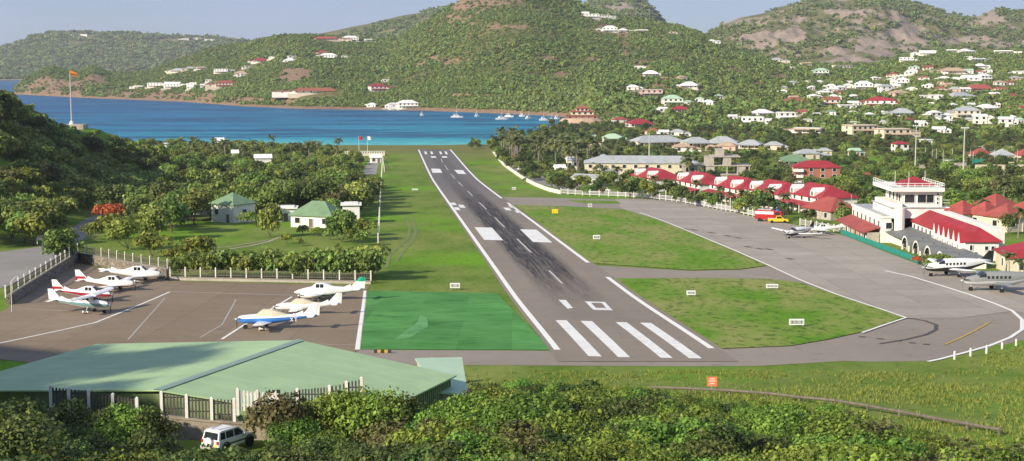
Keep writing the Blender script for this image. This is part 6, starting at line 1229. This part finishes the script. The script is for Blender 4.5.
# ---- scattered masses by geometry nodes
def scatter(name, label, pts, sc, meshes, kind='stuff', cat='vegetation'):
    col = bpy.data.collections.new(name + '_kinds')
    for i, me in enumerate(meshes): ob = bpy.data.objects.new(f'{name}_kind', me); col.objects.link(ob)
    n = len(pts); me = bpy.data.meshes.new(name); me.vertices.add(n); me.vertices.foreach_set('co', np.asarray(pts, np.float32).ravel())
    r2 = np.random.RandomState(len(name) + n); rot = np.zeros((n, 3), np.float32); rot[:, 2] = r2.rand(n) * 6.283; rot[:, :2] = r2.randn(n, 2) * .12
    sc3 = np.repeat(np.asarray(sc, np.float32)[:, None], 3, 1); sc3[:, 2] *= r2.uniform(.75, 1.2, n)
    for an, dat in (('rot', rot), ('sc', sc3)): a = me.attributes.new(an, 'FLOAT_VECTOR', 'POINT'); a.data.foreach_set('vector', dat.ravel())
    a = me.attributes.new('vi', 'INT', 'POINT'); a.data.foreach_set('value', r2.randint(0, len(meshes), n).astype(np.int32))
    g = bpy.data.node_groups.new(name + '_nodes', 'GeometryNodeTree'); g.interface.new_socket('Geometry', in_out='INPUT', socket_type='NodeSocketGeometry'); g.interface.new_socket('Geometry', in_out='OUTPUT', socket_type='NodeSocketGeometry')
    N = g.nodes.new; i_, o_ = N('NodeGroupInput'), N('NodeGroupOutput'); ip = N('GeometryNodeInstanceOnPoints'); ci = N('GeometryNodeCollectionInfo'); ci.inputs['Collection'].default_value = col; ci.inputs['Separate Children'].default_value = True; ci.inputs['Reset Children'].default_value = True
    def attr(nm, ty): q = N('GeometryNodeInputNamedAttribute'); q.data_type = ty; q.inputs['Name'].default_value = nm; return q.outputs['Attribute']
    L = g.links.new; L(i_.outputs[0], ip.inputs['Points']); L(ci.outputs[0], ip.inputs['Instance']); ip.inputs['Pick Instance'].default_value = True
    L(attr('vi', 'INT'), ip.inputs['Instance Index']); L(attr('rot', 'FLOAT_VECTOR'), ip.inputs['Rotation']); L(attr('sc', 'FLOAT_VECTOR'), ip.inputs['Scale']); L(ip.outputs[0], o_.inputs[0])
    ob = link(name, me, None, label=label, cat=cat, kind=kind); md = ob.modifiers.new('scatter', 'NODES'); md.node_group = g; return ob
def scrub_mesh(seed, m, lumps=5, per=11, size=1.15, r=1.3):
    q = np.random.RandomState(seed); B = [(q.randn() * .9, q.randn() * .9, .7 + q.rand() * 1.5, r * q.uniform(.7, 1.2)) for _ in range(lumps)]
    V, T = leaf_cloud(B, per, size, q, squash=.85); return np_mesh('scrub_clump', V, quad_faces(len(V)), m, T)
SCR = [scrub_mesh(40 + i, 'leaf_scrub') for i in range(5)]; SCF = [scrub_mesh(60 + i, 'leaf_far', 4, 7, 1.5) for i in range(4)]
HX = np.array([(v.x, v.y, W, D) for v, W, D in HOUSES])
n = 360000; u = rs.uniform(-.46, .46, n); Y = np.sqrt(rs.uniform(900 ** 2, 2600 ** 2, n)); px0 = rs.uniform(20, 600, 40000); u = np.concatenate([u, U(px0)]); Y = np.concatenate([Y, np.interp(px0, SHORE[:, 0], SHORE[:, 1]) + rs.uniform(8, 110, 40000)]); n += 40000; X = u * Y; Z = terrain(X, Y)
px, py = proj(X, Y, Z); t = np.interp(512 + 1446 * X / Y, CREST[:, 0], CREST[:, 2])
dens = 1 - rock_mask(X, Y, Z) * np.where(px < 345, .96, .8); cl = fbm(X / 90 + 9, Y / 90, 4); dens *= np.where(cl > .15, .6, 1.0); sh_ = np.interp(px, SHORE[:, 0], SHORE[:, 1])
dens *= np.clip(.85 + 2.0 * fbm(X / 38, Y / 38, 3), .3, 1); ok = (Z > 2.0) & (Y < t + 15) & (Y > sh_ + 8) & (rs.rand(n) < dens) & (px > -60) & (px < 1090)
for hx, hy, W, D in HX:
    near = (np.abs(X - hx) < W * .62 + 2) & (Y > hy - 26) & (Y < hy + D + 3); ok &= ~near
X, Y, Z, px = X[ok], Y[ok], Z[ok], px[ok]; big = 1 + .5 * np.clip((1500 - Y) / 500, 0, 1) * (px > 560); print('scrub', len(X), np.histogram(px, bins=[-60, 100, 200, 300, 400, 450, 500, 540, 580, 640, 800, 1090])[0])
scatter('hillside_scrub', 'dense green scrub and small trees covering the hills round the bay', np.stack([X, Y, Z - .3], 1), (.38 + 1.05 * rs.rand(len(X)) ** 2) * big * (1 + 1.1 * fbm(X / 110, Y / 110, 3)), SCR)
for (nm, cr, yb, yc, zb, amp, cs, p0, p1), n, s0 in zip(HILLS, (20000, 7000, 9000, 16000), (1.7, 2.2, 2.2, 3.2)):
    f = hill_zf(cr, yb, yc, zb, amp, cs); Y = rs.uniform(yb, yc + 20, n); X = rs.uniform(U(p0), U(p1), n) * Y; Z = f(X, Y); ok = (rs.rand(n) < 1 - (.85 * rock_mask(X, Y, Z))) & (fbm(X / 150, Y / 150, 4) < .17) & ((nm != 'mountain') | (rs.rand(n) > sstep(.0, .18, fbm(X / 55 + 5, Y / 55, 4)) * .8)) & (Z > 3)
    scatter(nm + '_scrub', {'mountain': 'low scrub on the bare rocky mountain at the right', 'peak': 'scrub on the grey peak behind the green hill', 'ridge': 'scrub on the distant ridge left of the green hill', 'far_headland': 'scrub on the far headland beyond the sea'}[nm], np.stack([X[ok], Y[ok], Z[ok] - .5], 1), rs.uniform(.7, 1.3, ok.sum()) * s0, SCF)
# woods beyond the individual trees
pts, sc = [], []
for x, y in jitter_grid(-330, -40, 480, 850, 8.0):
    if in_view(x, y) and not blocked(x, y, 3) and not (y > 770 and proj(x, y, 2)[0] > 335): pts.append((x, y, gz(x, y) - .3)); sc.append(rs.uniform(.55, 1.0) * (1 if y < 600 else .72))
for i in range(70):
    a = rs.uniform(0, 6.28); r_ = rs.uniform(9, 44); x, y = -155 + r_ * math.cos(a), 520 + r_ * math.sin(a) * 1.3; pts.append((x, y, gz(x, y) - .3)); sc.append(rs.uniform(.35, .6) if r_ < 16 else rs.uniform(.5, .8))
for i in range(110): x, y = rs.uniform(-176, -116), rs.uniform(466, 545); pts.append((x, y, gz(x, y) - .3)); sc.append(rs.uniform(.45, .7))
fs = [fit_sky(p[0], p[1], s_) for p, s_ in zip(pts, sc)]; pts = [p for p, s_ in zip(pts, fs) if s_ > 0]; sc = [s_ for s_ in fs if s_ > 0]
scatter('shore_wood', 'green wood stretching from the garden to the beach left of the runway', pts, sc, [c for c, _ in TREES['broad'][:4]] + [c for c, _ in TREES['bright'][:2]] + [c for c, _ in TREES['dark'][:2]])
pts, sc = [], []
for x, y in jitter_grid(-20, 420, 560, 1180, 8.5):
    pq = proj(x, y, gz(x, y)); ns_ = np.interp(pq[0], NEARSHORE[:, 0], NEARSHORE[:, 1])
    if not in_view(x, y) or blocked(x, y, 2) or (pq[0] < 580 and y > ns_ - 18) or gz(x, y) < 1.2 or (pq[0] < 520 and y < 600): continue
    if np.any((np.abs(HX[:, 0] - x) < HX[:, 2] * .6 + 2) & (y > HX[:, 1] - 34) & (y < HX[:, 1] + 14)): continue
    pts.append((x, y, gz(x, y) - .3)); sc.append(rs.uniform(.3, .72))
scatter('town_wood', 'dark green trees and palms filling the plain between shops and hills', pts, sc, [c for c, _ in TREES['dark'][:4]] + [c for c, _ in TREES['broad'][:2]] + [c for c, _ in TREES['palm'][:1]] + [c for c, _ in TREES['olive'][:1]])
# ---- thicket below the viewpoint
TOPL = [(-20, 372), (0, 380), (30, 390), (60, 396), (66, 405), (100, 408), (148, 414), (163, 436), (185, 443), (204, 452), (232, 447), (252, 440), (262, 425), (275, 418), (320, 411), (362, 401), (400, 398), (430, 402), (458, 398), (475, 384), (510, 378), (560, 383), (610, 385), (660, 387), (700, 396), (740, 399), (790, 402), (820, 402), (850, 409), (880, 418), (920, 427), (960, 434), (1024, 441), (1060, 444)]
tpx = np.array(TOPL, float); nb = 0; BL = {'thicket': ('green_shrub', 'leafy green shrub in the thicket at the bottom of the slope'), 'thicketdark': ('dark_shrub', 'dark leaved shrub in the thicket at the lower left'), 'thicketolive': ('olive_shrub', 'brownish olive shrub in the thicket before the hangar')}
for x, y in jitter_grid(-48, 40, 40, 128, 2.9):
    g = gz(x, y); s = rs.uniform(.55, 1.15); pq = proj(x, y, g + 2.75 * s); lim = np.interp(pq[0], tpx[:, 0], tpx[:, 1])
    if not (-60 < pq[0] < 1085) or pq[1] < lim - 1 or pq[1] > 520: 
        if not (-60 < pq[0] < 1085) or pq[1] > 520: continue
        s2 = .55; 
        while s2 > .2 and proj(x, y, g + 2.75 * s2)[1] < lim: s2 -= .06
        if s2 <= .2: continue
        s = s2
    if x < -3 and y > 103.5: continue
    if abs(x + 20) < 4.2 and 96 < y < 106: continue
    fo = fbm(x / 9 + 4, y / 9, 3); k = 'thicket'
    if pq[0] < 240 or (pq[0] < 440 and pq[1] > 436): k = 'thicketdark' if rs.rand() < .88 else 'thicket'  # shade painted into the leaf colour: mostly dark-leaved shrubs at the lower left
    elif (380 < pq[0] < 480 and fo > -.1) or fo > .24 or (pq[0] > 850): k = 'thicketolive' if rs.rand() < .5 else 'thicket'
    if k == 'thicket' and rs.rand() < .2: k = 'thicketdark'
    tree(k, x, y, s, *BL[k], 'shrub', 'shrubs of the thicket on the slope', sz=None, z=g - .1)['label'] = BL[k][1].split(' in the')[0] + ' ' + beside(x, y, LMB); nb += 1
print('thicket', nb)
for i, (px, Y, sc_) in enumerate(((272, 102.2, 1.25), (286, 101.6, 1.4), (299, 102.4, 1.15))): v = at(px, 420, Y); tree('thicketolive', v.x, Y, sc_, 'brown_bush', f"tall olive brown bush beside the pale picket fence panel, {ORD[i]} from left", 'shrub', 'brown bushes at the picket fence', gz(v.x, Y) - .1, 1.12)
for i, (px, Y, sc_, k) in enumerate(((316, 102.6, 1.05, 'thicket'), (333, 102.8, 1.15, 'thicket'), (350, 102.6, 1.25, 'thicket'), (366, 102.4, 1.3, 'thicket'), (382, 101.5, 1.3, 'thicket'), (398, 101, 1.2, 'thicketdark'), (300, 99.5, .9, 'thicket'), (70, 101.5, 1.1, 'thicketdark'), (92, 102, 1.0, 'thicketdark'), (112, 101.5, 1.05, 'thicketdark'), (132, 101, 1.1, 'thicket'), (150, 100.5, 1.0, 'thicketdark'))): v = at(px, 420, Y); tree(k, v.x, Y, sc_, 'fence_bush', f"leafy bush growing against the picket fence wall, {ORD[sorted([316, 333, 350, 366, 382, 398, 300, 70, 92, 112, 132, 150]).index(px)]} from left", 'shrub', 'bushes against the fence wall', gz(v.x, Y) - .1, 1.2)
for i, (px, Y, s) in enumerate(((-12, 52, 1.0), (18, 58, .62), (45, 66, .72), (-30, 48, 1.0), (8, 68, .6), (62, 74, .5))): v = at(px, 400, Y); tree('neartree', v.x, Y, s, 'near_tree', f"leafy tree with shade-darkened leaf colour in the lower left corner, {ORD[i]} of six", 'tree', 'dark trees in the lower left corner')  # corner shade painted as darker leaves on these crowns
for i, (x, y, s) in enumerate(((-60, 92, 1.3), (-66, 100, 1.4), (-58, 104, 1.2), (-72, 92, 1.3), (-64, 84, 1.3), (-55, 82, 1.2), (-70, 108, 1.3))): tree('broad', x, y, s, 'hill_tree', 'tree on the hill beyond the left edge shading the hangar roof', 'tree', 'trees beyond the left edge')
# ---- grass on the bank
def blades_mesh(seed):
    q = np.random.RandomState(seed); V = []; T = []
    for _ in range(14):
        b = np.array([q.randn() * .16, q.randn() * .16, 0]); a = q.rand() * 6.283; h = q.uniform(.12, .34); d = np.array([math.cos(a), math.sin(a), 0]) * .03; tp_ = b + np.array([q.randn() * .1, q.randn() * .1, h])
        V += [b - d, b + d, tp_ + d * .3, tp_ - d * .3]; T += [q.rand()] * 4
    return np_mesh('grass_tuft', np.array(V), quad_faces(len(V)), 'grass_blade', T)
n = 26000; X = rs.uniform(-6, 66, n); Y = rs.uniform(62, 168, n); Z = terrain(X, Y); px, py = proj(X, Y, Z); pl = np.where(Y > 96, zp(Y), 0)
ok = (Z > pl + .12) & (px > 440) & (px < 1060) & (py < np.interp(px, tpx[:, 0], tpx[:, 1]) + 14) & (rs.rand(n) < np.clip(.55 + 2.2 * fbm(X / 6, Y / 6, 3), .1, 1))
scatter('bank_grass', 'rough grass on the bank between the thicket and the runway', np.stack([X, Y, Z - .02], 1)[ok], rs.uniform(.5, 1.3, ok.sum()), [blades_mesh(i) for i in range(4)], cat='grass')
# ------------------------------------------------------------------ haze over the bay
hm = bpy.data.materials.new('haze_air'); hm.use_nodes = True; ht = hm.node_tree
ht.nodes.remove(ht.nodes['Principled BSDF']); hv = ht.nodes.new('ShaderNodeVolumePrincipled'); hv.inputs['Color'].default_value = (.86, .91, 1.0, 1); hv.inputs['Density'].default_value = 6.2e-5; hv.inputs['Anisotropy'].default_value = .1
ht.links.new(hv.outputs[0], ht.nodes['Material Output'].inputs['Volume']); M['haze_air'] = hm
MB().bx(-6500, 6500, -420, 9600, -8, 340).build('haze', 'haze_air', None, kind='stuff', label='thin pale haze hanging over the airfield, bay and hills', cat='haze')
